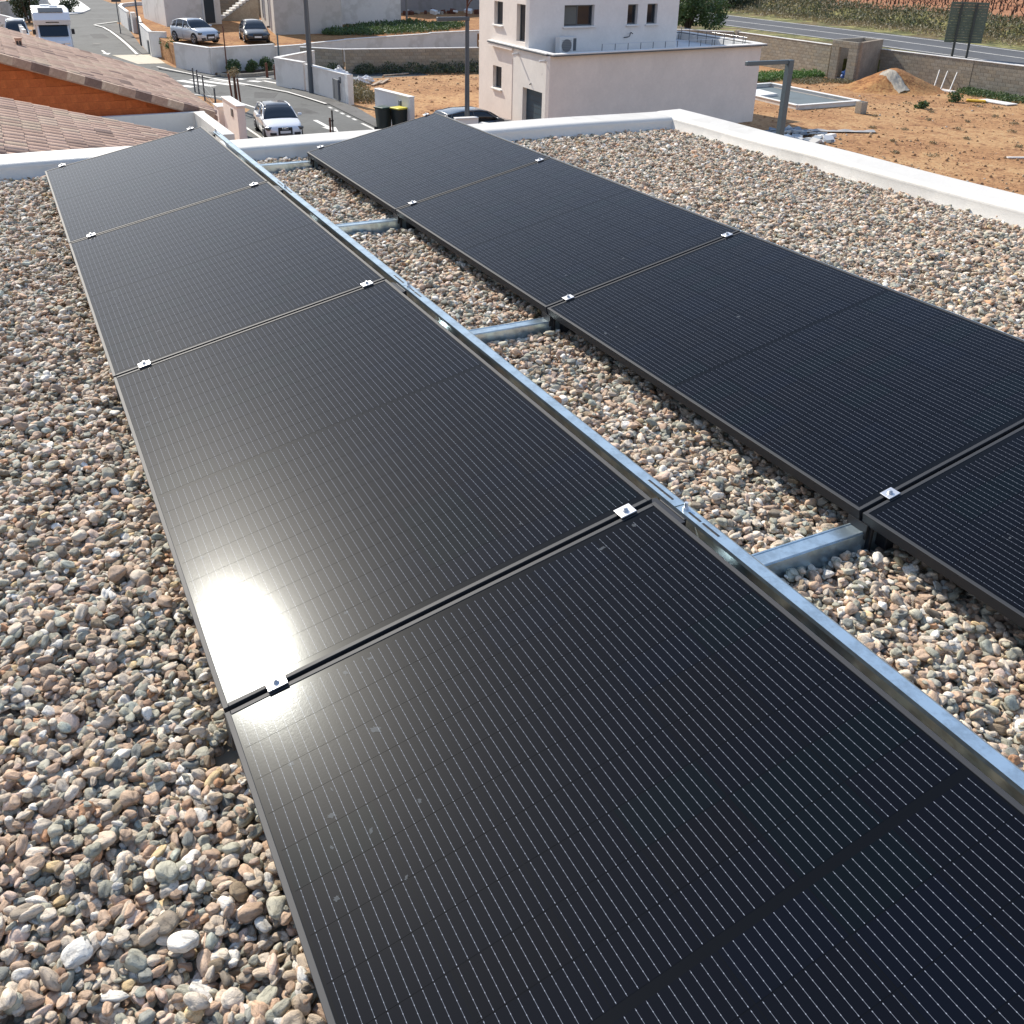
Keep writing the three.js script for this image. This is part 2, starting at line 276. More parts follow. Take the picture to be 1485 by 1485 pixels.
function deflector(label, x, z) {
  const t = thing('wind_deflector', label, 'metal strip', [x, 0, z], 0, 'galvanised wind deflectors behind the panel rows');
  const L = PITCH - 0.004, s = new THREE.Shape(); // bent sheet: flange on top, web sloping down, foot
  const pts = [[1.0835, 0.295], [1.0835, 0.298], [1.1145, 0.298], [1.128, 0.288], [1.215, 0.075], [1.2125, 0.074], [1.126, 0.2855], [1.1135, 0.295], [1.0865, 0.295], [1.0855, 0.288], [1.0835, 0.288]];
  pts.forEach(([a, b], i) => (i ? s.lineTo(a, b) : s.moveTo(a, b)));
  mesh(t, 'bent_sheet', metres(new THREE.ExtrudeGeometry(s, { depth: L, bevelEnabled: false })), mGalv);
  for (const u of [0.055, 0.115, L - 0.10, L - 0.05]) mesh(t, 'slot', rb(0.0065, 0.0012, u === 0.055 || u === L - 0.05 ? 0.045 : 0.06, 0.0005, 1.0985, 0.2983, u), mBlack);
  mesh(t, 'screw', join(cyl(0.008, 0.008, 0.006, 8, 1.1, 0.301, 0.018), cyl(0.005, 0.005, 0.018, 8, 1.1, 0.308, 0.018)), mAlu);
  return t;
}
const defLabels = ['galvanised wind deflector strip beside the tile roof end panel of the glare row', 'galvanised wind deflector strip beside the panel before the sun glare panel', 'galvanised wind deflector strip beside the panel with the sun glare', 'galvanised wind deflector strip along the panel after the sun glare panel'];
for (let k = 0; k < 4; k++) deflector(defLabels[k], 0, k * PITCH + 0.012);
const hid = ['first', 'second', 'third', 'fourth'].map((n) => `galvanised wind deflector strip facing the dirt lot, ${n} from the white parapet`);
for (let k = 0; k < 4; k++) deflector(hid[k], ROW, k * PITCH + 0.018);
{ // cable hanging in the gap behind the third joint
  tag(mesh(scene, 'solar_cable', tube([V(1.02, 0.24, 5.62), V(1.045, 0.26, 5.60), V(1.065, 0.2, 5.63), V(1.06, 0.06, 5.68), V(0.98, 0.045, 5.9)], 0.003, 6, 30), mBlack), 'thin black solar cable hanging behind the panel joint after the glare', 'cable');
}

// ---------------------------------------------------------------- gravel
{
  const shapes = [];
  for (let k = 0; k < 12; k++) {
    const g = mergeVertices(new THREE.IcosahedronGeometry(1, 4).deleteAttribute('normal').deleteAttribute('uv')), p = g.attributes.position, cuts = [];
    const nc = 7 + Math.floor(rnd() * 6), sharp = k % 3;
    for (let i = 0; i < nc; i++) { const d = V(gauss(), gauss(), gauss()).normalize(); cuts.push([d, rr(0.66, 0.93)]); }
    const ph = [rr(0, 6), rr(0, 6), rr(0, 6)], v = V(0, 0, 0), uv = [];
    for (let i = 0; i < p.count; i++) {
      v.fromBufferAttribute(p, i); const n = v.clone();
      let lim = 1; for (const [d, h] of cuts) { const q = n.dot(d); if (q > 0.05) { const t = h / q; lim = sharp < 2 ? Math.min(lim, t) : -Math.log(Math.exp(-lim * 14) + Math.exp(-t * 14)) / 14; } }
      lim *= 1 + 0.06 * Math.sin(n.x * 4 + ph[0]) + 0.05 * Math.sin(n.y * 5 + ph[1]) + 0.06 * Math.sin(n.z * 4.3 + ph[2]) + 0.02 * Math.sin(n.x * 11 + n.z * 9 + ph[1]);
      p.setXYZ(i, n.x * lim, n.y * lim, n.z * lim); uv.push(Math.atan2(n.z, n.x) / 6.2832 + 0.5, n.y * 0.5 + 0.5);
    }
    g.setAttribute('uv', new THREE.Float32BufferAttribute(uv, 2)); g.computeVertexNormals(); shapes.push(g);
  }
  const pal = [[172, 167, 149, 14], [192, 174, 152, 18], [208, 193, 173, 15], [184, 158, 134, 13], [198, 166, 138, 8], [188, 142, 106, 1.1], [130, 130, 122, 3.5], [196, 172, 154, 5], [148, 130, 106, 6], [224, 217, 204, 9], [157, 154, 137, 10], [174, 148, 125, 8], [212, 186, 142, 2], [164, 166, 152, 3], [156, 124, 100, 0.8], [138, 126, 110, 4]];
  const total = pal.reduce((s, c) => s + c[3], 0);
  const tone = () => { let q = rnd() * total, c; for (c of pal) if ((q -= c[3]) <= 0) break; const f = rr(0.80, 1.14), k = srgb(c[0], c[1], c[2]); return k.multiplyScalar(f * 1.24); };
  const X0 = -1.15, X1 = 5.24, Z0 = -0.40, Z1 = 6.75, S = 0.005, NX = Math.ceil((X1 - X0) / S), NZ = Math.ceil((Z1 - Z0) / S), H = new Float32Array(NX * NZ).fill(-0.022);
  const inv = basis.clone().invert(), tmp = V(0, 0, 0);
  const seen = (x, z, m) => { tmp.set(x, 0, z).sub(camera.position).applyMatrix4(inv); if (tmp.z > -0.1) return 0; const u = 742.5 + F * tmp.x / -tmp.z, v = PY + F * -tmp.y / -tmp.z; return u > -m && u < SIDE + m && v < SIDE + m ? F / -tmp.z : 0; };
  const list = [];
  const sites = (step, layer) => { for (let x = X0; x < X1; x += step) for (let z = Z0; z < Z1; z += step) {
    const px = x + rr(-0.5, 0.5) * step, pz = z + rr(-0.5, 0.5) * step;
    if (px > X1 - 0.01 || pz < Z0 + 0.01) continue;
    if ((px > 0.42 && px < 0.84) || (px > 0.42 + ROW && px < 0.80 + ROW)) continue;                  // never seen under the panels
    const near = ((pz - 0.012 + PITCH * 10 + PITCH / 2) % PITCH) - PITCH / 2; if (Math.abs(near - (pz < 0.5 ? 0.05 : 0)) < 0.034 && px > -0.03 && px < 2.8) continue;   // rails
    const q = seen(px, pz, 420); if (!q) continue;
    list.push([px, pz, layer, q]);
  } };
  sites(0.0168, 0); const n0 = list.length; sites(0.0174, 1); sites(0.0228, 2);
  const order = (a, b) => { for (let i = b - 1; i > a; i--) { const j = a + Math.floor(rnd() * (i - a + 1)); [list[i], list[j]] = [list[j], list[i]]; } };
  order(0, n0); order(n0, list.length);
  const per = shapes.map(() => []), big = [], m4 = new THREE.Matrix4(), e = new THREE.Euler(), qt = new THREE.Quaternion(), sc = V(0, 0, 0), ps = V(0, 0, 0);
  for (const [x, z, layer, q] of list) {
    const f = Math.exp(gauss() * 0.42) * (layer === 2 ? 1.15 : 1), a = Math.min(0.025, Math.max(0.0045, 0.0104 * f)), b = a * rr(0.46, 0.92), c = a * rr(0.30, 0.66);
    const R = (a + b) / 2, i0 = Math.max(0, Math.floor((x - R - X0) / S)), i1 = Math.min(NX - 1, Math.ceil((x + R - X0) / S)), j0 = Math.max(0, Math.floor((z - R - Z0) / S)), j1 = Math.min(NZ - 1, Math.ceil((z + R - Z0) / S));
    let mx = -1, sum = 0, n = 0;
    for (let j = j0; j <= j1; j++) for (let i = i0; i <= i1; i++) { const dx = X0 + i * S - x, dz = Z0 + j * S - z; if (dx * dx + dz * dz < R * R * 0.6) { const h = H[j * NX + i]; mx = Math.max(mx, h); sum += h; n++; } }
    if (!n) continue;
    const rest = (sum / n) * 0.55 + mx * 0.45; if (rest > 0.022 && layer) continue;
    const tl = layer ? 0.55 : 0.4, y = rest + c * 0.6;
    e.set(gauss() * tl * 0.8, rnd() * 6.283, gauss() * tl * 0.8, 'YXZ'); qt.setFromEuler(e); ps.set(x, y, z); sc.set(a * 1.1, c * 1.15, b * 1.1); m4.compose(ps, qt, sc);
    for (let j = j0; j <= j1; j++) for (let i = i0; i <= i1; i++) { const dx = X0 + i * S - x, dz = Z0 + j * S - z, w = (dx * dx + dz * dz) / (R * R); if (w < 1) { const h = y + c * 0.9 * Math.sqrt(1 - w); if (h > H[j * NX + i]) H[j * NX + i] = h; } }
    const rec = { m: m4.clone(), c: tone(), y, px: a * q, s: Math.floor(rnd() * shapes.length), x, z };
    if (layer && y > -0.01 && seen(x, z, -20) && !(x > -0.02 && x < 1.25) && !(x > 1.6 && x < 2.9)) big.push(rec);
    per[rec.s].push(rec);
  }
  big.sort((p, q) => q.px - p.px); const chosen = new Set(big.slice(0, 300));
  const mPeb = std({ color: lin(1, 1, 1), roughness: 0.82, map: texPebble, bumpMap: texPebbleBump, bumpScale: 0.0028 });
  const bed = thing('roof_gravel', 'loose mixed beige and grey pebbles covering the flat roof', 'gravel'); bed.userData.kind = 'stuff';
  shapes.forEach((g, k) => {
    const rest = per[k].filter((r) => !chosen.has(r)), im = new THREE.InstancedMesh(g, mPeb, rest.length); im.name = 'loose_pebbles'; im.userData = { kind: 'stuff' };
    rest.forEach((r, i) => { im.setMatrixAt(i, r.m); im.setColorAt(i, r.c); }); im.castShadow = im.receiveShadow = true; bed.add(im);
  });
  const tones = []; for (let i = 0; i < 28; i++) { const m = mPeb.clone(); m.color.copy(tone()); tones.push(m); }
  for (const r of chosen) { const m = mesh(bed, 'pebble', shapes[r.s], pick(tones)); r.m.decompose(m.position, m.quaternion, m.scale); }
  console.log('pebbles', list.length, 'placed', per.reduce((s, p) => s + p.length, 0));
}
// ---------------------------------------------------------------- ground, street, far road, hillside
struct('ground', sheet([[-250, 60], [260, 60], [260, -420], [-250, -420]], G), mDirtPale);
const street = [[8.6, -20], [14.9, -20], [14.9, -34], [15.2, -40], [14.9, -43], [14.3, -47], [15.2, -50.4], [24, -50.9], [24, -55.0], [15.6, -55.6], [11.6, -54.6], [10.1, -58.8], [9.75, -64.5], [9.75, -74], [10.6, -84], [11.0, -96], [24, -101], [34, -110], [34, -124], [14, -125], [13, -150], [6, -150], [5.5, -108], [4.4, -84], [4.6, -66], [7.2, -52.5], [8.2, -48.6], [9.8, -45.4], [10.6, -41.5], [9.0, -38], [8.6, -33]];
struct('street', sheet(street, G + 0.006), mAsphalt);
struct('driveway_apron', sheet([[7.29, -67.59], [9.98, -67.3], [9.91, -61.69], [8.21, -61.8]], G + 0.02), std({ color: lin(0.60, 0.55, 0.44), roughness: 0.9, map: texStain }));
struct('sidewalk', join(prism([[9.0, -58.6], [10.1, -58.8], [11.6, -54.6], [11.9, -54.2], [10.98, -53.7]], G, G + 0.06), prism([[9.3, -67.5], [9.75, -67.5], [10.05, -74], [10.9, -86], [11.05, -94], [9.5, -91.5], [9.55, -80], [9.4, -74]], G, G + 0.06), prism([[14.55, -34], [15.1, -34], [15.55, -40], [15.2, -44], [14.6, -48.3], [13.95, -46.3], [14.35, -43.9], [14.62, -41.5]], G, G + 0.06)), std({ color: lin(0.17, 0.165, 0.155), roughness: 0.9, map: texAsphalt }));
struct('traffic_island', prism([[10.3, -140], [10.58, -132.5], [10.71, -126.8], [10.6, -118], [10.5, -114], [9.6, -110.4], [8.6, -107.6], [7.4, -107.2], [7.0, -114], [7.4, -140]], G, G + 0.1), mWhiteCool);
const mk = G + 0.012, mk2 = G + 0.07;
struct('road_markings', join(
  ribbon([[9.07, -59.6], [9.45, -58.36], [10.94, -53.56], [11.74, -51.69], [12.47, -49.77], [13.76, -46.27], [14.15, -43.94], [14.47, -41.61]], 0.16, mk2 + 0.004), ribbon([[14.36, -35.9], [14.39, -30.0]], 0.14, mk),
  ...[-40.93, -39.97, -39.04, -38.14, -37.27].map((z) => ribbon([[14.39, z], [14.39, z + 0.5]], 0.14, mk)),
  ribbon([[7.86, -49.01], [9.0, -47.4], [10.11, -45.85], [10.57, -43.94], [10.95, -41.92]], 0.14, mk),
  ribbon([[11.15, -53.1], [12.5, -49.95]], 0.5, mk), ribbon([[10.03, -53.36], [11.67, -50.33]], 0.5, mk), ribbon([[9.29, -53.12], [10.63, -50.08]], 0.5, mk), ribbon([[9.05, -50.9], [9.54, -50.06]], 0.5, mk),
  ribbon([[12.59, -52.86], [12.9, -52.44]], 0.5, mk), ribbon([[12.98, -51.76], [13.51, -51.12]], 0.5, mk), ribbon([[13.54, -52.39], [14.49, -52.25]], 0.3, mk), ribbon([[13.77, -51.51], [14.23, -50.17]], 0.25, mk),
  ribbon([[12.63, -37.46], [12.645, -35.4]], 0.2, mk), sheet([[12.35, -35.55], [12.95, -35.35], [12.68, -34.06]], mk + 0.001), ribbon([[7.03, -70.98], [7.05, -68.9]], 0.16, mk), sheet([[6.8, -69.0], [7.4, -69.0], [7.1, -67.9]], mk + 0.001),
  ribbon([[8.79, -93.34], [11.13, -96.57]], 0.22, mk2 + 0.004), ribbon([[8.75, -92.95], [9.21, -90.17], [9.33, -86.18], [9.28, -80.31], [9.15, -74.01], [8.9, -67.14]], 0.2, mk2 + 0.004),
  ribbon([[9.26, -36.9], [9.28, -34.97], [9.28, -32.9]], 0.12, mk), ribbon([[11.2, -33.4], [11.3, -32.2]], 0.12, mk), ribbon([[5.4, -79.4], [5.25, -75.0], [5.15, -69]], 0.2, mk)), mPaint);
struct('asphalt_patch', join(sheet([[11.0, -41.5], [13.2, -40.9], [13.4, -39.2], [11.3, -39.6]], G + 0.009), sheet([[7.4, -80.5], [8.6, -80.2], [8.5, -84.5], [7.5, -84.4]], G + 0.009), sheet([[12.2, -47.2], [13.3, -46.4], [12.6, -44.6], [11.7, -45.2]], G + 0.009)), std({ color: lin(0.10, 0.10, 0.097), roughness: 0.9, map: texAsphalt }));
struct('manhole_cover', join(cyl(0.36, 0.36, 0.012, 20, 12.0, G + 0.012, -43.2), cyl(0.34, 0.34, 0.012, 20, 7.2, G + 0.012, -76)), std({ color: lin(0.07, 0.068, 0.065), roughness: 0.7, metalness: 0.4 }));
// raised yard behind the retaining walls
struct('yard_terrace', prism([[10.35, -58.8], [11.75, -55.55], [15.8, -56.75], [18.2, -57.7], [21.6, -59.8], [30, -63.1], [46, -64.2], [46, -150], [18, -150], [18, -101.5], [12.6, -99.5], [11.3, -93.5], [11.3, -84], [10.6, -74], [10.2, -64]], G, -4.82), mDirt);
// field side: road on an embankment, verge, bank, red vineyard
const east = [[49.3, -42], [52.5, -40], [52.6, -20], [72, -20], [72, -130], [46.6, -130], [46.6, -54.3], [49.3, -51.8]];
struct('embankment', prism(east, G, -4.93), mGrass);
const roadC = [[62.3, -20], [62.6, -38.2], [64.2, -51.8], [64.5, -65.6], [64.7, -74.2], [66.5, -95], [70, -130]];
struct('country_road', ribbon(roadC, 9.4, -4.915), mAsphaltRoad);
struct('country_road_markings', join(ribbon([[66.4, -20], [66.9, -41.2], [67.8, -48], [68.2, -55.3], [68.9, -70.7], [69.6, -80.2], [72, -100]], 0.22, -4.905), ribbon(roadC, 0.2, -4.905), ribbon([[58.1, -20], [58.6, -35.2], [59.3, -45.7], [59.8, -53], [60.1, -60.6], [60.4, -69], [61.6, -85]], 0.2, -4.905)), mPaint);
const hillAt = (s, z) => -4.93 + 0.25 * sm(0, 3, s) + 1.1 * sm(2.5, 6.5, s) + 0.05 * Math.max(0, s - 7) + 0.16 * Math.sin(z * 0.31 + s) * sm(2, 6, s) + 0.12 * Math.sin(z * 0.9) * sm(3, 5, s) * (1 - sm(6, 8, s));
{ // s = distance beyond the far edge line
  const edge = (z) => 69.2 + (z < -41 ? (-41 - z) * 0.075 : (z + 41) * -0.03), grid = (s0, s1, ns, z0, z1, nz, lift) => {
    const g = new THREE.PlaneGeometry(1, 1, ns, nz), p = g.attributes.position;
    for (let j = 0; j <= nz; j++) for (let i = 0; i <= ns; i++) { const s = s0 + (s1 - s0) * i / ns, z = z0 + (z1 - z0) * j / nz; p.setXYZ(j * (ns + 1) + i, edge(z) + s, hillAt(s, z) + lift, z); }
    const ix = g.index.array; for (let i = 0; i < ix.length; i += 3) { const t = ix[i + 1]; ix[i + 1] = ix[i + 2]; ix[i + 2] = t; }
    g.computeVertexNormals(); if (g.attributes.normal.getY(0) < 0) { for (let i = 0; i < ix.length; i += 3) { const t = ix[i + 1]; ix[i + 1] = ix[i + 2]; ix[i + 2] = t; } g.computeVertexNormals(); }
    return metres(g);
  };
  struct('grass_bank', grid(0, 7.5, 36, -140, -10, 130, 0), mGrass);
  struct('vineyard_hill', grid(7, 260, 80, -260, 20, 90, -0.06), mRedSoil);
  // rows of dormant vines
  const stump = join(cyl(0.035, 0.06, 0.45, 5, 0, 0.2, 0), bar(V(0, 0.4, 0), V(0.28, 0.62, 0.1), 0.028, 4), bar(V(0, 0.4, 0), V(-0.25, 0.66, -0.06), 0.026, 4), bar(V(0, 0.42, 0), V(0.02, 0.75, -0.22), 0.02, 4));
  const pts = []; for (let row = 0; row < 44; row++) for (let k = 0; k < 80; k++) { const s = 8.6 + row * 1.9 + rr(-0.1, 0.1), z = -118 + k * 1.25 + rr(-0.15, 0.15); pts.push([edge(z) + s, hillAt(s, z) - 0.06, z]); }
  const vines = new THREE.InstancedMesh(stump, std({ color: lin(0.05, 0.032, 0.024), roughness: 1 }), pts.length), o = new THREE.Object3D();
  pts.forEach(([x, y, z], i) => { o.position.set(x, y, z); o.rotation.y = rr(0, 6.28); o.scale.setScalar(rr(0.8, 1.5)); o.updateMatrix(); vines.setMatrixAt(i, o.matrix); });
  vines.name = 'vineyard_rows'; vines.castShadow = vines.receiveShadow = true; scene.add(vines); tag(vines, 'rows of bare dark vine stumps on the red field', 'vines', null, 'stuff');
}

// ---------------------------------------------------------------- plants
function leaves(n, place, size, aspect = 0.5) { // many small folded leaves
  const pos = new Float32Array(n * 18), nor = new Float32Array(n * 18), p = V(0, 0, 0), a = V(0, 0, 0), b = V(0, 0, 0), c = V(0, 0, 0), out = V(0, 0, 0);
  for (let i = 0; i < n; i++) {
    place(p, out); a.set(gauss(), gauss(), gauss()).normalize(); if (out.lengthSq()) a.addScaledVector(out, 0.6).normalize(); b.set(gauss(), gauss(), gauss()).cross(a).normalize(); c.crossVectors(a, b);
    const s = size * rr(0.6, 1.35), w = s * aspect, k = i * 18;
    const q = [p.clone(), p.clone().addScaledVector(a, s * 0.5).addScaledVector(b, w * 0.5).addScaledVector(c, -s * 0.06), p.clone().addScaledVector(a, s), p.clone(), p.clone().addScaledVector(a, s), p.clone().addScaledVector(a, s * 0.5).addScaledVector(b, -w * 0.5).addScaledVector(c, -s * 0.06)];
    q.forEach((v, j) => { pos[k + j * 3] = v.x; pos[k + j * 3 + 1] = v.y; pos[k + j * 3 + 2] = v.z; nor[k + j * 3] = -c.x; nor[k + j * 3 + 1] = -c.y; nor[k + j * 3 + 2] = -c.z; });
  }
  const g = new THREE.BufferGeometry(); g.setAttribute('position', new THREE.BufferAttribute(pos, 3)); g.setAttribute('normal', new THREE.BufferAttribute(nor, 3)); g.setAttribute('uv', new THREE.BufferAttribute(new Float32Array(n * 12), 2)); return g;
}
const leafMat = (r, g, b) => phys({ color: lin(r, g, b), roughness: 0.8, transmission: 0.3, thickness: 0, side: THREE.DoubleSide });
const mLeafDark = leafMat(0.05, 0.075, 0.03), mLeaf = leafMat(0.075, 0.13, 0.035), mLeafFresh = leafMat(0.11, 0.21, 0.045), mLeafOlive = leafMat(0.19, 0.165, 0.085), mLeafDry = leafMat(0.28, 0.22, 0.12), mBark = std({ color: lin(0.09, 0.065, 0.045), roughness: 1 });
function clump(rx, ry, rz, lobes, y0) { // places inside a lumpy crown
  const L = []; for (let i = 0; i < lobes; i++) { const a = rr(0, 6.28), r = Math.sqrt(rnd()) * 0.75; L.push([Math.cos(a) * r * rx, y0 + rr(0.3, 1.6) * ry * (1 - r * 0.4), Math.sin(a) * r * rz, rr(0.28, 0.55)]); }
  return (p, out) => { const l = pick(L), u = V(gauss(), gauss(), gauss()).normalize().multiplyScalar(Math.cbrt(rr(0.25, 1))); out.copy(u); p.set(l[0] + u.x * l[3] * rx, Math.max(0.02, l[1] + u.y * l[3] * ry), l[2] + u.z * l[3] * rz); };
}
function plant(name, label, category, [x, y, z], [rx, ry, rz], n, size, mat, group, o = {}) {
  const t = thing(name, label, category, [x, y, z], rr(0, 6), group);
  const st = []; const k = o.stems ?? 5; for (let i = 0; i < k; i++) { const a = i / k * 6.28 + rr(-0.4, 0.4); st.push(tube([V(Math.cos(a) * 0.04 * rx, -0.02, Math.sin(a) * 0.04 * rx), V(Math.cos(a) * rx * 0.2, ry * 0.5, Math.sin(a) * rz * 0.2), V(Math.cos(a) * rx * 0.5, ry * 1.25, Math.sin(a) * rz * 0.5)], o.r ?? 0.02, 4, 6)); }
  mesh(t, o.trunk ? 'trunk' : 'stem', join(...st), mBark);
  const cr = mesh(t, o.trunk ? 'crown' : 'foliage', leaves(n, clump(rx, ry, rz, o.lobes ?? 9, o.y0 ?? 0), size, o.aspect ?? 0.5), mat); return t;
}
function weeds(label, pts, mat, n, size, h = 0.3) { // ground cover
  const g = leaves(n, (p, out) => { const [x, z, r] = pick(pts), a = rr(0, 6.28), d = Math.sqrt(rnd()) * r; p.set(x + Math.cos(a) * d, (pts.y ?? G) + rr(0, h) * (1 - d / r * 0.6), z + Math.sin(a) * d); out.set(0, 1, 0); }, size, 0.35);
  const m = mesh(scene, 'weeds', g, mat); tag(m, label, 'weeds', null, 'stuff'); return m;
}

// ---------------------------------------------------------------- block walls
const blockMats = [[0.40, 0.375, 0.335], [0.44, 0.42, 0.385], [0.36, 0.335, 0.30], [0.42, 0.385, 0.33], [0.38, 0.37, 0.345]].map(([r, g, b]) => std({ color: lin(r, g, b), roughness: 0.95, map: texBlock }));
const mMortar = std({ color: lin(0.24, 0.225, 0.20), roughness: 1, map: texBlock });
const blockGeo = rb(0.488, 0.188, 0.2, 0.006), halfGeo = rb(0.238, 0.188, 0.2, 0.006);
function blocks(t, x0, z0, x1, z1, y0, rows, o = {}) { // courses of hollow blocks over a thinner core of mortar
  const L = Math.hypot(x1 - x0, z1 - z0), n = Math.round(L / 0.5), k = L / n / 0.5, dx = (x1 - x0) / L, dz = (z1 - z0) / L, turn = -Math.atan2(dz, dx);
  const skip = o.skip ?? (() => false);
  const core = []; if (!o.skip) core.push(seg(x0 + dx * 0.012, z0 + dz * 0.012, x1 - dx * 0.012, z1 - dz * 0.012, y0, y0 + rows * 0.2 - 0.012, 0.17)); else for (const [a, b, c, d] of o.core) core.push(seg(x0 + dx * a, z0 + dz * a, x0 + dx * b, z0 + dz * b, y0 + c, y0 + d, 0.17));
  mesh(t, 'mortar', join(...core), mMortar);
  for (let r = 0; r < rows; r++) for (let i = 0; i <= n; i++) {
    const odd = r % 2, half = odd && (i === 0 || i === n); if (!odd && i === n) continue;
    const s = odd ? (i === 0 ? 0.125 : i === n ? n * 0.5 - 0.125 : i * 0.5) : i * 0.5 + 0.25; if (skip(s * k, r)) continue;
    const m = mesh(t, 'block', half ? halfGeo : blockGeo, pick(blockMats)); m.scale.x = k; m.rotation.y = turn + rr(-0.004, 0.004);
    m.position.set(x0 + dx * s * k, y0 + r * 0.2 + 0.1, z0 + dz * s * k);
  }
}
function coping(t, pts, y, w, mat = mCoping, h = 0.05) { for (let i = 0; i < pts.length - 1; i++) mesh(t, 'coping', seg(pts[i][0], pts[i][1], pts[i + 1][0], pts[i + 1][1], y, y + h + i * 0.003, w, 0.012), mat); }
{
  let t = thing('block_wall', 'grey concrete block wall beside the sand mound, below the country road', 'wall');
  blocks(t, 51.78, -40.6, 52.15, -33.7, G, 9); blocks(t, 52.16, -33.69, 52.6, -27.0, G, 9); coping(t, [[51.78, -40.6], [52.15, -33.7], [52.6, -27]], G + 1.803, 0.26);
  t = thing('block_wall', 'grey concrete block wall between the block hut and the corner post', 'wall');
  blocks(t, 48.75, -42.0, 49.0, -51.6, G, 10); coping(t, [[48.75, -42.0], [49.0, -51.6]], G + 2.003, 0.26); mesh(t, 'corner_post', bx(0.3, 2.15, 0.3, 49.0, G + 1.075, -51.85), mConcrete);
  t = thing('block_wall', 'short dark block wall turning away behind the leafy tree', 'wall');
  blocks(t, 48.84, -52.1, 44.3, -56.0, G, 10); coping(t, [[48.84, -52.1], [44.3, -56.0]], G + 2.003, 0.26);
  t = thing('block_wall', 'long brown stained block wall behind the weedy building plot', 'wall');
  blocks(t, 17.2, -55.4, 19.3, -53.4, G, 7); blocks(t, 19.4, -53.35, 28.0, -52.15, G, 7); blocks(t, 28.05, -52.14, 36, -51.2, G, 9); coping(t, [[17.2, -55.4], [19.3, -53.4], [28.0, -52.15]], G + 1.403, 0.24); coping(t, [[28.05, -52.14], [36, -51.2]], G + 1.803, 0.24);
  // hut
  t = thing('block_hut', 'small roofless hut of concrete blocks with an open doorway', 'hut');
  blocks(t, 48.3, -41.5, 48.337, -40.86, G, 10); blocks(t, 48.38, -40.1, 48.42, -39.4, G, 10); blocks(t, 48.3, -41.5, 48.42, -39.4, G + 2.0, 2);
  mesh(t, 'rendered_wall', seg(48.55, -39.36, 51.75, -40.72, G, G + 2.42, 0.2), std({ color: lin(0.40, 0.345, 0.30), roughness: 1, map: texBlock }));
  mesh(t, 'back_wall', join(seg(51.7, -40.85, 51.65, -42.1, G, G + 2.395, 0.2), seg(48.5, -41.65, 51.6, -42.2, G, G + 2.4, 0.2)), mConcrete);
  mesh(t, 'floor_slab', bx(2.3, 0.06, 1.2, 49.7, G + 0.03, -40.9), mConcrete);
  t = thing('plastic_sack', 'crumpled blue plastic sack inside the hut doorway', 'sack', [48.9, G + 0.06, -40.55]);
  const sk = new THREE.IcosahedronGeometry(0.32, 4), sp = sk.attributes.position; for (let i = 0; i < sp.count; i++) { const f = 1 + 0.25 * Math.sin(sp.getX(i) * 19) * Math.sin(sp.getY(i) * 17 + sp.getZ(i) * 13); sp.setXYZ(i, sp.getX(i) * f, (sp.getY(i) * f + 0.3) * 0.9, sp.getZ(i) * f); } sk.computeVertexNormals();
  mesh(t, 'body', flat(sk), std({ color: lin(0.03, 0.10, 0.32), roughness: 0.5 })); mesh(t, 'knot', cyl(0.05, 0.09, 0.16, 7, 0, 0.62, 0), std({ color: lin(0.5, 0.52, 0.55), roughness: 0.6 }));
}

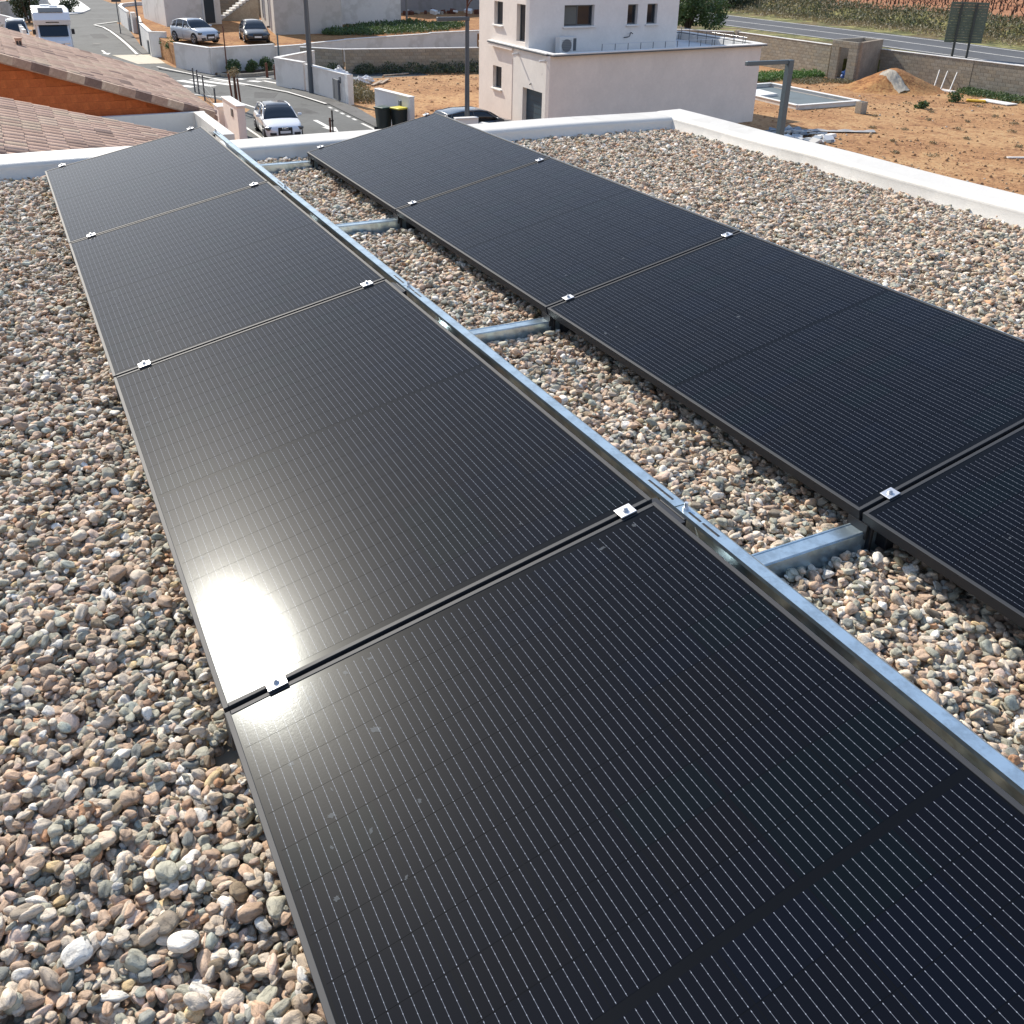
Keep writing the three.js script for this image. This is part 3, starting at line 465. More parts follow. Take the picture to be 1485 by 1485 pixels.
// ---------------------------------------------------------------- white house with garage block
{
  const A = [0.9935, -0.1139], B = [0.0514, -0.9987], M = [20.09, -28.58], at = (a, b) => [M[0] + A[0] * a + B[0] * b, M[1] + A[1] * a + B[1] * b];
  const YT = -2.575, UP = 0.9, t = thing('white_house', 'white two storey house with a blue garage door and flat roof terrace', 'house');
  // walls with real openings: a strip of wall along a line, cut by rectangles (s0, s1, y0, y1)
  function cutWall(a0, b0, a1, b1, y0, y1, holes, thick, mat, shift = 0, name = 'wall') { // the line is the outer face where shift = thickness
    let [x0, z0] = at(a0, b0), [x1, z1] = at(a1, b1); const L = Math.hypot(x1 - x0, z1 - z0), s = new THREE.Shape([[0, y0], [L, y0], [L, y1], [0, y1]].map((p) => new THREE.Vector2(...p)));
    for (const [p, q, r, u] of holes) s.holes.push(new THREE.Path([[p, r], [p, u], [q, u], [q, r]].map((w) => new THREE.Vector2(...w))));
    const g = new THREE.ExtrudeGeometry(s, { depth: thick, bevelEnabled: false }); const turn = -Math.atan2(z1 - z0, x1 - x0);
    x0 -= Math.sin(turn) * shift; z0 -= Math.cos(turn) * shift; const m = mesh(t, name, metres(g), mat); m.position.set(x0, 0, z0); m.rotation.y = turn; return { m, L, x0, z0, turn, thick };
  }
  const onWall = (w, s, y, d, g, name, mat, parent = t) => { const m = mesh(parent, name, g, mat); if (parent === t) { m.position.set(w.x0 + Math.cos(w.turn) * s + Math.sin(w.turn) * d, y, w.z0 - Math.sin(w.turn) * s + Math.cos(w.turn) * d); m.rotation.y = w.turn; } else m.position.set(s, y, d); return m; };
  function win(w, s0, s1, y0, y1, face, o = {}) { // face: +1 outside is +depth, -1 outside is -depth side
    const W = s1 - s0, H = y1 - y0, dG = face > 0 ? w.thick - 0.2 : 0.2, out = face > 0 ? w.thick : 0;
    const f = onWall(w, (s0 + s1) / 2, (y0 + y1) / 2, dG, join(bx(W, 0.055, 0.06, 0, H / 2 - 0.0275, 0), bx(W, 0.055, 0.06, 0, -H / 2 + 0.0275, 0), bx(0.055, H - 0.112, 0.06, -W / 2 + 0.0275, 0, 0), bx(0.055, H - 0.112, 0.06, W / 2 - 0.0275, 0, 0), ...(o.split ? [bx(0.05, H - 0.112, 0.055, 0, 0, 0)] : [])), 'window', mDarkMetal);
    onWall(w, 0, 0, -face * 0.005, bx(W - 0.1, H - 0.1, 0.012), 'pane', mGlassDark, f);
    if (o.blind) onWall(w, -W * 0.22, 0, face * 0.012, bx(W * 0.4, H - 0.14, 0.006), 'blind', std({ color: lin(0.12, 0.125, 0.115), roughness: 0.8 }), f);
    if (!o.noSill) onWall(w, (s0 + s1) / 2, y0 - 0.04, out + face * 0.03 - face * 0.1, rb(W + 0.16, 0.07, 0.34, 0.015), 'window_sill', mCoping);
  }
  // garage block: west wall is proud of the house wall
  const wl = cutWall(0, 0.256, 0, 3.57, G, YT - 0.05, [[0.344, 2.264, G + 0.02, -4.13]], 0.25, mCreamLight, 0.12);
  // right wall seen in shade
  const wf = cutWall(-0.12, 0, 12.2, 0, G, YT - 0.053, [], 0.25, mCream, 0.247);
  cutWall(12.2, 0.252, 12.2, 6.9, G, YT - 0.051, [], 0.25, mCream, 0.25); cutWall(8.5, 7.1, 12.2, 7.1, G, YT - 0.052, [], 0.25, mCream);
  // parapet cap with dark drip line
  const cap = (a0, b0, a1, b1, k) => { const [x0, z0] = at(a0, b0), [x1, z1] = at(a1, b1); mesh(t, 'parapet_cap', seg(x0, z0, x1, z1, YT + 0.0 + k, YT + 0.05 + k, 0.36, 0.01), mCoping); mesh(t, 'drip_edge', seg(x0, z0, x1, z1, YT - 0.048, YT - 0.001, 0.40), mDarkMetal); };
  cap(-0.1, -0.02, 12.35, -0.02, 0); cap(-0.02, 0.17, -0.02, 6.3, 0.002); cap(12.22, 0.2, 12.22, 6.9, 0.004); cap(8.55, 6.9, 12.02, 6.9, 0.006);
  mesh(t, 'terrace_floor', prism([at(0.1, 0.1), at(12.1, 0.1), at(12.1, 6.8), at(0.1, 6.8)], YT - 0.45, YT - 0.32), std({ color: lin(0.55, 0.60, 0.64), roughness: 0.6, map: texStain }));
  mesh(t, 'parapet_lining', join(seg(...at(0.3, 0.34), ...at(12.0, 0.34), YT - 0.34, YT - 0.02, 0.12), seg(...at(11.93, 0.5), ...at(11.93, 6.7), YT - 0.34, YT - 0.022, 0.12), seg(...at(8.7, 6.62), ...at(11.8, 6.62), YT - 0.34, YT - 0.024, 0.12)), mWhite);
  // upper block
  const su = 2.3, uW = 8.45, wu = cutWall(0, su, uW, su, YT - 0.4, UP, [[1.83, 3.47, -1.71, -0.86], [5.37, 5.97, -1.71, -0.87], [6.52, 7.14, -1.71, -0.86]], 0.25, std({ color: lin(0.78, 0.75, 0.71), roughness: 0.9, map: texStucco }), 0.25);
  const ww = cutWall(0, su + 0.262, 0, 7.75, G, UP, [[2.52, 3.51, -4.58, -3.61], [2.48, 3.44, -1.83, -0.86], [0.12, 1.0, -2.34, -0.84]], 0.25, mCream);
  cutWall(uW, su + 0.252, uW, 7.75, YT - 0.4, UP - 0.003, [], 0.25, mCream, 0.25); cutWall(0.2, 7.75, 12.2, 7.75, G, UP - 0.005, [], 0.25, mCream);
  mesh(t, 'roof_deck', prism([at(-0.2, su), at(uW + 0.2, su), at(uW + 0.2, 7.9), at(-0.2, 7.9)], UP, UP + 0.12), mWhite);
  win(wu, 1.83, 3.47, -1.71, -0.86, 1, { blind: true, split: true }); win(wu, 5.37, 5.97, -1.71, -0.87, 1); win(wu, 6.52, 7.14, -1.71, -0.86, 1);
  win(ww, 2.52, 3.51, -4.58, -3.61, -1); win(ww, 2.48, 3.44, -1.83, -0.86, -1); win(ww, 0.12, 1.0, -2.34, -0.84, -1, { noSill: true });
  // garage door with ribbed leaf, on the outer skin
  const gd = onWall(wl, 1.304, (G + 0.02 - 4.13) / 2, 0.22, bx(1.96, -4.13 - G - 0.02, 0.05), 'garage_door', std({ color: lin(0.026, 0.058, 0.082), roughness: 0.6 }));
  for (let k = 1; k < 8; k++) onWall(wl, 0, -0.98 + k * 0.245, -0.026, bx(1.94, 0.012, 0.006), 'rib', mBlack, gd);
  // spouts and their cables, bulkhead lamp, downpipe, wire loop
  const P = (b, y, d) => { const [x, z] = at(0, b); return V(x - d, y, z); };
  mesh(t, 'rain_spout', join(bar(P(3.0, -2.8, -0.2), P(3.05, -2.83, 0.42), 0.045, 8)), mCoping); mesh(t, 'rain_spout', bar(P(0.35, -2.82, -0.2), P(0.40, -2.85, 0.42), 0.045, 8), mCoping);
  mesh(t, 'bulkhead_lamp', join(rb(0.1, 0.12, 0.2, 0.02, ...P(1.75, -3.8, 0.05).toArray()), bar(P(1.75, -3.84, 0.05), P(1.68, -3.92, 0.2), 0.03, 8)), std({ color: lin(0.2, 0.2, 0.19), roughness: 0.5 }));
  mesh(t, 'wire_loop', tube([P(0.5, -3.25, 0.02), P(0.62, -3.3, 0.1), P(0.72, -3.5, 0.1), P(0.7, -3.72, 0.03)], 0.014, 5, 14), mBlack);
  mesh(t, 'step_trim', join(seg(...at(-0.12, 3.57), ...at(0.1, 3.6), G, YT - 0.52, 0.08), seg(...at(-0.1, 3.6), ...at(-0.1, 6.2), YT - 0.17, YT - 0.05, 0.2)), mCream);
  mesh(t, 'downpipe', bar(P(3.72, G, 0.06), P(3.72, -3.1, 0.06), 0.035, 7), std({ color: lin(0.42, 0.36, 0.32), roughness: 0.7 }));
  mesh(t, 'pipe_tail', tube([V(...[at(5.2, su - 0.06)[0], -2.25, at(5.2, su - 0.06)[1]]), V(at(5.5, su - 0.1)[0], -2.2, at(5.5, su - 0.1)[1]), V(at(5.55, su - 0.1)[0], -2.05, at(5.55, su - 0.1)[1]), V(at(5.7, su - 0.08)[0], -2.1, at(5.7, su - 0.08)[1])], 0.02, 5, 14), mBlack);
  // thin terrace railing
  const rails = [], posts = []; for (let k = 0; k <= 12; k++) { const [x, z] = at(2.9 + k * 0.72, 0.55); posts.push(bar(V(x, YT - 0.3, z), V(x, YT + 0.28, z), 0.016, 5)); } rails.push(bar(V(at(2.9, 0.55)[0], YT + 0.27, at(2.9, 0.55)[1]), V(at(11.6, 0.55)[0], YT + 0.27, at(11.6, 0.55)[1]), 0.013, 5));
  for (let k = 0; k <= 7; k++) { const [x, z] = at(11.7, 0.9 + k * 0.75); posts.push(bar(V(x, YT - 0.3, z), V(x, YT + 0.28, z), 0.016, 5)); }
  rails.push(bar(V(at(11.7, 0.6)[0], YT + 0.27, at(11.7, 0.6)[1]), V(at(11.7, 6.3)[0], YT + 0.27, at(11.7, 6.3)[1]), 0.013, 5));
  const r = thing('terrace_railing', 'thin wire railing around the white house terrace', 'railing'); for (const g of posts) mesh(r, 'post', g, mDarkMetal); for (const g of rails) mesh(r, 'top_rail', g, mSteel);
  // heat pump on the terrace
  const [hx, hz] = at(1.75, su - 0.42), hp = thing('heat_pump', 'white outdoor heat pump unit standing on the house terrace', 'heat pump', [hx, YT - 0.32, hz], -Math.atan2(A[1], A[0]));
  mesh(hp, 'casing', rb(0.92, 0.72, 0.34, 0.02, 0, 0.46, 0), std({ color: lin(0.62, 0.62, 0.60), roughness: 0.5 })); mesh(hp, 'fan_recess', cyl(0.26, 0.26, 0.03, 20).rotateX(Math.PI / 2).translate(-0.1, 0.47, 0.172), std({ color: lin(0.2, 0.2, 0.2), roughness: 0.6 }));
  for (let k = 0; k < 7; k++) mesh(hp, 'grille_bar', bx(0.5, 0.012, 0.01, -0.1, 0.26 + k * 0.07, 0.195), mDarkMetal); mesh(hp, 'base_rail', bx(1.0, 0.1, 0.42, 0, 0.05, 0), mBlack); mesh(hp, 'side_louvre', bx(0.16, 0.5, 0.012, 0.33, 0.5, 0.173), mDarkMetal);
}
// ---------------------------------------------------------------- tile roofs, orange brick gable, flat annexe
const tileMats = [[0.64, 0.485, 0.385], [0.72, 0.565, 0.455], [0.56, 0.425, 0.34], [0.74, 0.62, 0.49], [0.42, 0.31, 0.25], [0.68, 0.575, 0.44], [0.28, 0.205, 0.175], [0.66, 0.50, 0.41]].map(([r, g, b]) => std({ color: lin(r, g, b), roughness: 0.9, map: texTile }));
const tileGeo = (() => { // a curved cover tile, wide end down the slope (+x), axis along x
  const n = 7, m = 1, pos = [], idx = []; for (const [x, r, dy] of [[-0.21, 0.082, 0], [0.21, 0.104, 0.006]]) for (let k = 0; k <= n; k++) { const a = Math.PI * k / n; pos.push(x, Math.sin(a) * r * 0.82 + dy, -Math.cos(a) * r); }
  for (let k = 0; k <= n; k++) { const a = Math.PI * k / n; pos.push(0.21, Math.sin(a) * 0.092 * 0.82 - 0.004, -Math.cos(a) * 0.092); }
  const w = n + 1; for (let k = 0; k < n; k++) { idx.push(k, k + 1, w + k, k + 1, w + k + 1, w + k, w + k, w + k + 1, 2 * w + k, w + k + 1, 2 * w + k + 1, 2 * w + k); }
  const g = new THREE.BufferGeometry(); g.setAttribute('position', new THREE.Float32BufferAttribute(pos, 3)); g.setIndex(idx); g.computeVertexNormals(); const u = []; for (let i = 0; i < pos.length / 3; i++) u.push(pos[i * 3], pos[i * 3 + 2]); g.setAttribute('uv', new THREE.Float32BufferAttribute(u, 2)); return g;
})();
function tileRoof(t, yAt0, slope, x0, x1, z0, z1, seen) { // falls towards +x; covers laid in courses over a sheet of pan tiles
  const ang = Math.atan(slope), L = (x1 - x0) / Math.cos(ang), nc = Math.floor(L / 0.335), nz = Math.floor((z1 - z0) / 0.32), rest = [], s = new THREE.Shape([[x0, yAt0 - slope * x0 - 0.14], [x1, yAt0 - slope * x1 - 0.14], [x1, yAt0 - slope * x1 - 0.01], [x0, yAt0 - slope * x0 - 0.01]].map((p) => new THREE.Vector2(...p)));
  mesh(t, 'pan_tiles', metres(new THREE.ExtrudeGeometry(s, { depth: z1 - z0, bevelEnabled: false }).translate(0, 0, z0)), tileMats[2]);
  let made = 0; const per = tileMats.map(() => []);
  for (let c = 0; c < nc; c++) for (let k = 0; k < nz; k++) {
    const u = x1 - Math.cos(ang) * (c * 0.335 + 0.2) + rr(-0.012, 0.012), z = z0 + 0.17 + k * 0.32 + rr(-0.01, 0.01), patch = Math.sin(u * 2.3 + z * 1.1) + Math.sin(u * 0.9 - z * 2.7) + gauss() * 1.1, mi = patch > 1.7 ? (rnd() < 0.5 ? 6 : 4) : patch < -1.3 ? (rnd() < 0.5 ? 3 : 5) : pick([0, 1, 2, 7, 1, 0]);
    const m = new THREE.Mesh(tileGeo, tileMats[mi]); m.position.set(u, yAt0 - slope * u + 0.006 + rr(0, 0.006), z); m.rotation.z = -ang - 0.035; m.rotation.y = rr(-0.02, 0.02); m.scale.set(1, 1.3, 1.42); m.castShadow = m.receiveShadow = true;
    if (seen(u, z) && made < 299) { m.name = 'roof_tile'; t.add(m); made++; } else { m.updateMatrix(); per[mi].push(m.matrix.clone()); }
  }
  per.forEach((l, i) => { if (!l.length) return; const im = new THREE.InstancedMesh(tileGeo, tileMats[i], l.length); l.forEach((q, k) => im.setMatrixAt(k, q)); im.name = 'roof_tile_field'; im.userData = { kind: 'stuff' }; im.castShadow = im.receiveShadow = true; t.add(im); });
}
{
  // low roof right beyond our parapet
  let t = thing('tiled_annexe', 'low annexe with a pinkish canal tile roof beyond the white parapet', 'house');
  tileRoof(t, -1.71, 0.275, -7, 3.6, -16.0, -3.2, (x, z) => x > -0.9 && z < -9.2);
  mesh(t, 'wall', join(seg(3.2, -15.8, 3.2, -3.4, G, -2.75, 0.22), seg(-7, -15.7, 3.0, -15.7, G, -2.78, 0.22), seg(-7, -3.4, 3.0, -3.4, G, -2.78, 0.22)), mWhite);
  mesh(t, 'rake_flashing', (() => { const g = bx(10.3, 0.05, 0.09); g.rotateZ(-Math.atan(0.275)); return g.translate(-1.55, -1.71 + 0.275 * 1.55 + 0.03, -16.05); })(), mCoping);
  // flat roofed annexe with white upstands
  t = thing('flat_annexe', 'small flat roofed annexe with pale blue grey upstands before the orange wall', 'annexe');
  const y = -2.6; mesh(t, 'upstand', seg(1.0, -19.36, 4.5, -19.36, y - 0.62, y, 0.16, 0.01), mMembrane); mesh(t, 'upstand', seg(4.34, -19.27, 4.36, -15.9, y - 0.62, y + 0.004, 0.26, 0.012), mMembrane); mesh(t, 'upstand', seg(1.0, -16.05, 4.2, -16.05, y - 0.62, y - 0.3, 0.2, 0.01), mMembrane);
  mesh(t, 'roof_deck', bx(3.4, 0.12, 3.2, 2.6, y - 0.56, -17.7), mMembrane); mesh(t, 'wall', join(seg(4.36, -19.2, 4.38, -15.95, G, y - 0.62, 0.22), seg(1.0, -15.98, 4.2, -15.98, G, y - 0.62, 0.22)), std({ color: lin(0.52, 0.48, 0.42), roughness: 0.9, map: texStain }));
  // orange house
  t = thing('orange_house', 'house with an unrendered orange brick gable under weathered canal tiles', 'house');
  tileRoof(t, -1.16, 0.33, -6, 4.85, -28.0, -19.55, (x, z) => x > -0.1 && z > -26);
  const brickMats = [[0.68, 0.20, 0.06], [0.67, 0.197, 0.06], [0.69, 0.203, 0.062], [0.675, 0.198, 0.061]].map(([r, g, b]) => std({ color: lin(r, g, b), roughness: 0.95, map: texTile }));
  const bg = rb(0.4975, 0.1975, 0.03, 0.001), top = (x) => -1.22 - 0.33 * x;
  const gs = new THREE.Shape([[-6, G], [4.55, G], [4.55, top(4.55)], [-6, top(-6)]].map((p) => new THREE.Vector2(...p))); mesh(t, 'wall', metres(new THREE.ExtrudeGeometry(gs, { depth: 0.2, bevelEnabled: false }).translate(0, 0, -20.0)), std({ color: lin(0.60, 0.18, 0.055), roughness: 1, map: texTile }));
  for (let r = 0; r < 22; r++) { const yy = -5.2 + r * 0.2; for (let k = 0; k < 24; k++) { const x = -5.6 + k * 0.5 + (r % 2) * 0.25; if (yy + 0.1 > top(x + 0.25) - 0.02 || x > 4.25 || yy < -4.3 || x < -1.2) continue; const m = mesh(t, 'brick', bg, pick(brickMats)); m.position.set(x, yy, -19.79 + rr(-0.002, 0.002)); } }
  mesh(t, 'wall', join(seg(4.44, -27.6, 4.44, -20.02, G, top(4.44) - 0.1, 0.2), seg(-6, -27.7, 4.3, -27.7, G, -2.9, 0.2)), std({ color: lin(0.60, 0.18, 0.055), roughness: 1, map: texTile }));
  const rakeGeo = join(rb(0.41, 0.17, 0.035, 0.006, 0, -0.075, 0.085), rb(0.41, 0.03, 0.19, 0.006, 0, 0.012, 0)); // L-shaped verge tiles, dark and pale by turns
  for (let k = 0; k < 28; k++) { const x = 4.6 - k * 0.375; const m = mesh(t, 'verge_tile', rakeGeo, k % 3 === 1 ? tileMats[6] : k % 2 ? tileMats[2] : tileMats[3]); m.position.set(x, -1.10 - 0.33 * x, -19.62); m.rotation.z = -Math.atan(0.33) - 0.02; }
  const ch = mesh(t, 'roof_vent', join(rb(0.16, 0.20, 0.14, 0.01, 0, 0.08, 0), rb(0.2, 0.04, 0.18, 0.01, 0, 0.2, 0)), tileMats[0]); ch.position.set(0.56, -1.27, -23.2); mesh(ch, 'vent_mouth', join(bx(0.045, 0.1, 0.012, -0.035, 0.09, 0.072), bx(0.045, 0.1, 0.012, 0.035, 0.09, 0.072)), mBlack);
}

// ---------------------------------------------------------------- vehicles
const mRim = std({ color: lin(0.30, 0.31, 0.32), roughness: 0.4, metalness: 0.7 });
function car(name, label, o, [x, y, z], turn, group) {
  const t = thing(name, label, o.category ?? 'car', [x, y, z], turn, group); t.scale.setScalar(o.size ?? 0.92); const L = o.L, W = o.W / 2, H = o.H, R = o.wheel ?? 0.32;
  const body = phys({ color: lin(...o.color), roughness: 0.35, metalness: o.metal ?? 0, clearcoat: 1, clearcoatRoughness: 0.06 });
  const lerp = (tab, s) => { let i = 0; while (i < tab.length - 2 && s > tab[i + 1][0]) i++; const [a, b] = [tab[i], tab[i + 1]], k = Math.max(0, Math.min(1, (s - a[0]) / (b[0] - a[0]))), e = k * k * (3 - 2 * k) * 0.5 + k * 0.5; return a[1] + (b[1] - a[1]) * e; };
  function loft(ts, sect) { // skin of cross sections along the length, closed at both ends
    const pos = [], idx = []; let w = 0; ts.forEach((s) => { const h = sect(s), full = [...h, ...h.slice(0, -1).reverse().map(([yy, zz]) => [yy, -zz])]; w = full.length; for (const [yy, zz] of full) pos.push((s - 0.5) * L, yy, zz); });
    for (let i = 0; i < ts.length - 1; i++) for (let k = 0; k < w - 1; k++) { const a = i * w + k, b = a + w; idx.push(a, a + 1, b, a + 1, b + 1, b); }
    for (const [i, d] of [[0, 1], [ts.length - 1, -1]]) for (let k = 1; k < w - 1; k++) d > 0 ? idx.push(i * w, i * w + k + 1, i * w + k) : idx.push(i * w, i * w + k, i * w + k + 1);
    const g = new THREE.BufferGeometry(); g.setAttribute('position', new THREE.Float32BufferAttribute(pos, 3)); g.setIndex(idx); g.computeVertexNormals(); return flat(g);
  }
  const belt = (s) => lerp(o.belt, s), wid = (s) => W * lerp([[0, 0.80], [0.03, 0.9], [0.1, 0.98], [0.5, 1], [0.88, 0.97], [0.96, 0.88], [1, 0.70]], s), floor = (s) => lerp([[0, 0.34], [0.06, 0.22], [0.5, 0.18], [0.94, 0.2], [1, 0.32]], s);
  const ts = [...Array(25)].map((_, i) => i / 24), gs0 = o.cab[0], gs1 = o.cab[1];
  mesh(t, 'body', loft(ts, (s) => { const b = belt(s), w = wid(s), f = floor(s), h = b - f; return [[f, 0], [f, w * 0.9], [f + h * 0.12, w * 0.975], [f + h * 0.5, w], [f + h * 0.8, w * 0.985], [b - 0.03, w * 0.94], [b, w * 0.86], [b + 0.02, w * 0.5], [b + 0.03, 0]]; }), body);
  const tg = [...Array(17)].map((_, i) => gs0 + (gs1 - gs0) * i / 16), roof = (s) => lerp(o.roof, s);
  const cab = (s, e) => { const b = belt(s) - 0.02, r = Math.max(roof(s), b + 0.02), w = wid(s) * 0.9; const k = (r - b) / (H - b); return [[b, w + e], [b + (r - b) * 0.5, w - 0.09 * k + e], [r - 0.06 * k, w - 0.2 * k + e], [r - 0.015 + e * 0.5, w - 0.3 * k], [r + e, w * 0.4], [r + 0.015 + e, 0]]; };
  mesh(t, 'window_glass', loft(tg, (s) => [[belt(s) - 0.05, 0], ...cab(s, 0)]), mGlassDark);
  // roof skin
  const tr = [...Array(9)].map((_, i) => o.top[0] + (o.top[1] - o.top[0]) * i / 8);
  mesh(t, 'roof', loft(tr, (s) => { const c = cab(s, 0.006); return [[c[2][0] - 0.02, 0], ...c.slice(2)]; }), o.roofColor ? phys({ color: lin(...o.roofColor), roughness: 0.2, clearcoat: 1, clearcoatRoughness: 0.05 }) : body);
  const side = (s, q, sg) => { const c = cab(s, 0.008), y0 = c[0][0], w = c[0][1], y1 = c[2][0], w1 = c[2][1]; return V((s - 0.5) * L, y0 + (y1 - y0) * q, sg * (w + (w1 - w) * q)); };
  for (const sg of [-1, 1]) {
    mesh(t, 'roof_rail', tube([...Array(7)].map((_, i) => side(o.top[0] + (o.top[1] - o.top[0]) * i / 6, 1.0, sg)), 0.035, 5, 12), body);
    for (const [s0, s1] of o.pillars) mesh(t, 'pillar', tube([side(s0, 0, sg), side((s0 + s1) / 2, 0.5, sg), side(s1, 1, sg)], 0.035, 5, 8), body);
    const mir = mesh(t, 'mirror', rb(0.12, 0.13, 0.2, 0.04), o.mirror ?? body); mir.position.set((o.cab[1] - 0.1 - 0.5) * L, belt(o.cab[1] - 0.1) + 0.07, sg * (W + 0.08));
    const hl = mesh(t, 'headlight', rb(0.26, 0.15, 0.36, 0.05), std({ color: lin(0.10, 0.11, 0.12), roughness: 0.12, metalness: 0.5 })); hl.position.set(L * 0.452, belt(0.955) - 0.10, sg * W * 0.76); hl.rotation.y = sg * 0.55;
    for (const e of [-1, 1]) {
      const wx = e * o.base / 2 + (o.shift ?? 0), wh = mesh(t, 'wheel', cyl(R, R, 0.2, 22).rotateX(Math.PI / 2), mTyre); wh.position.set(wx, R, sg * (W - 0.095)); mesh(wh, 'rim', join(...[0, 1, 2, 3, 4].map((k) => bx(0.05, R * 0.62, 0.02, 0, R * 0.31, 0).rotateZ(k * 1.2566).translate(0, 0, sg * 0.098)), flat(new THREE.TorusGeometry(R * 0.64, 0.022, 5, 20)).translate(0, 0, sg * 0.096), cyl(0.06, 0.06, 0.03, 8).rotateX(Math.PI / 2).translate(0, 0, sg * 0.1)), mRim);
      mesh(t, 'wheel_arch', flat(new THREE.TorusGeometry(R + 0.025, 0.03, 5, 18, Math.PI)).translate(wx, R, sg * (W - 0.03)), o.arch ?? mBlack);
    }
    if (o.door) mesh(t, 'door_seam', tube([V((o.door[0] - 0.5) * L, belt(o.door[0]) - 0.05, sg * wid(o.door[0]) * 0.965), V((o.door[0] - 0.5) * L, 0.55, sg * wid(o.door[0]) * 1.0), V((o.door[0] - 0.5) * L + 0.08, 0.3, sg * wid(o.door[0]) * 0.99)], 0.008, 4, 8), mBlack);
  }
  mesh(t, 'grille', rb(0.06, 0.34, W * 0.74, 0.04, L / 2 - 0.004, 0.50, 0), mBlack); mesh(t, 'air_intake', join(rb(0.1, 0.12, 0.30, 0.03, L / 2 - 0.035, 0.385, W * 0.62), rb(0.1, 0.12, 0.30, 0.03, L / 2 - 0.035, 0.385, -W * 0.62)), mBlack);
  mesh(t, 'licence_plate', rb(0.012, 0.11, 0.48, 0.004, L / 2 + 0.034, 0.46, 0), std({ color: lin(0.7, 0.7, 0.68), roughness: 0.5 }));
  mesh(t, 'bumper_lip', rb(0.1, 0.05, W * 1.5, 0.02, L / 2 - 0.08, 0.24, 0), mBlack);
  return t;
}
const hatch = { L: 4.24, W: 1.77, H: 1.43, base: 2.58, belt: [[0, 0.84], [0.05, 0.92], [0.5, 0.93], [0.68, 0.94], [0.8, 0.88], [0.93, 0.76], [1, 0.60]], roof: [[0.02, 0.95], [0.12, 1.32], [0.3, 1.43], [0.5, 1.43], [0.6, 1.33], [0.76, 0.93]], cab: [0.02, 0.76], top: [0.12, 0.56], pillars: [[0.74, 0.57], [0.42, 0.4], [0.1, 0.16]], door: [0.44] };
const audi = car('white_hatchback', 'white three door hatchback with a dark roof parked by the gate wall', { ...hatch, color: [0.74, 0.75, 0.76], roofColor: [0.03, 0.035, 0.045], size: 0.89 }, [10.17, G + 0.006, -34.6], -1.66);
{ const e = []; for (let k = 0; k < 4; k++) e.push(flat(new THREE.TorusGeometry(0.045, 0.008, 5, 16).rotateY(Math.PI / 2)).translate(2.158, 0.61, (k - 1.5) * 0.066)); mesh(audi, 'emblem', join(...e), mSteel); }
car('silver_crossover', 'silver crossover parked on the raised yard behind the retaining wall', { L: 4.14, W: 1.77, H: 1.57, base: 2.53, wheel: 0.35, belt: [[0, 0.95], [0.05, 1.04], [0.5, 1.02], [0.68, 1.03], [0.8, 1.0], [0.94, 0.86], [1, 0.66]], roof: [[0.02, 1.06], [0.12, 1.42], [0.3, 1.57], [0.5, 1.57], [0.6, 1.45], [0.74, 1.03]], cab: [0.02, 0.74], top: [0.1, 0.56], pillars: [[0.72, 0.56], [0.46, 0.44], [0.24, 0.24], [0.1, 0.14]], color: [0.42, 0.46, 0.50], metal: 0.4, door: [0.46] }, [11.95, -4.8, -61.5], -1.215);
car('black_saloon', 'black saloon car parked on the raised yard beside the grey building', { ...hatch, L: 4.4, color: [0.012, 0.014, 0.018], mirror: mBlack }, [15.75, -4.8, -61.3], -1.68);
car('dark_blue_car', 'dark blue car parked by the garage of the white house', { ...hatch, L: 4.4, H: 1.5, color: [0.022, 0.034, 0.05], roofColor: [0.06, 0.085, 0.11] }, [17.55, G, -30.6], 0.06);
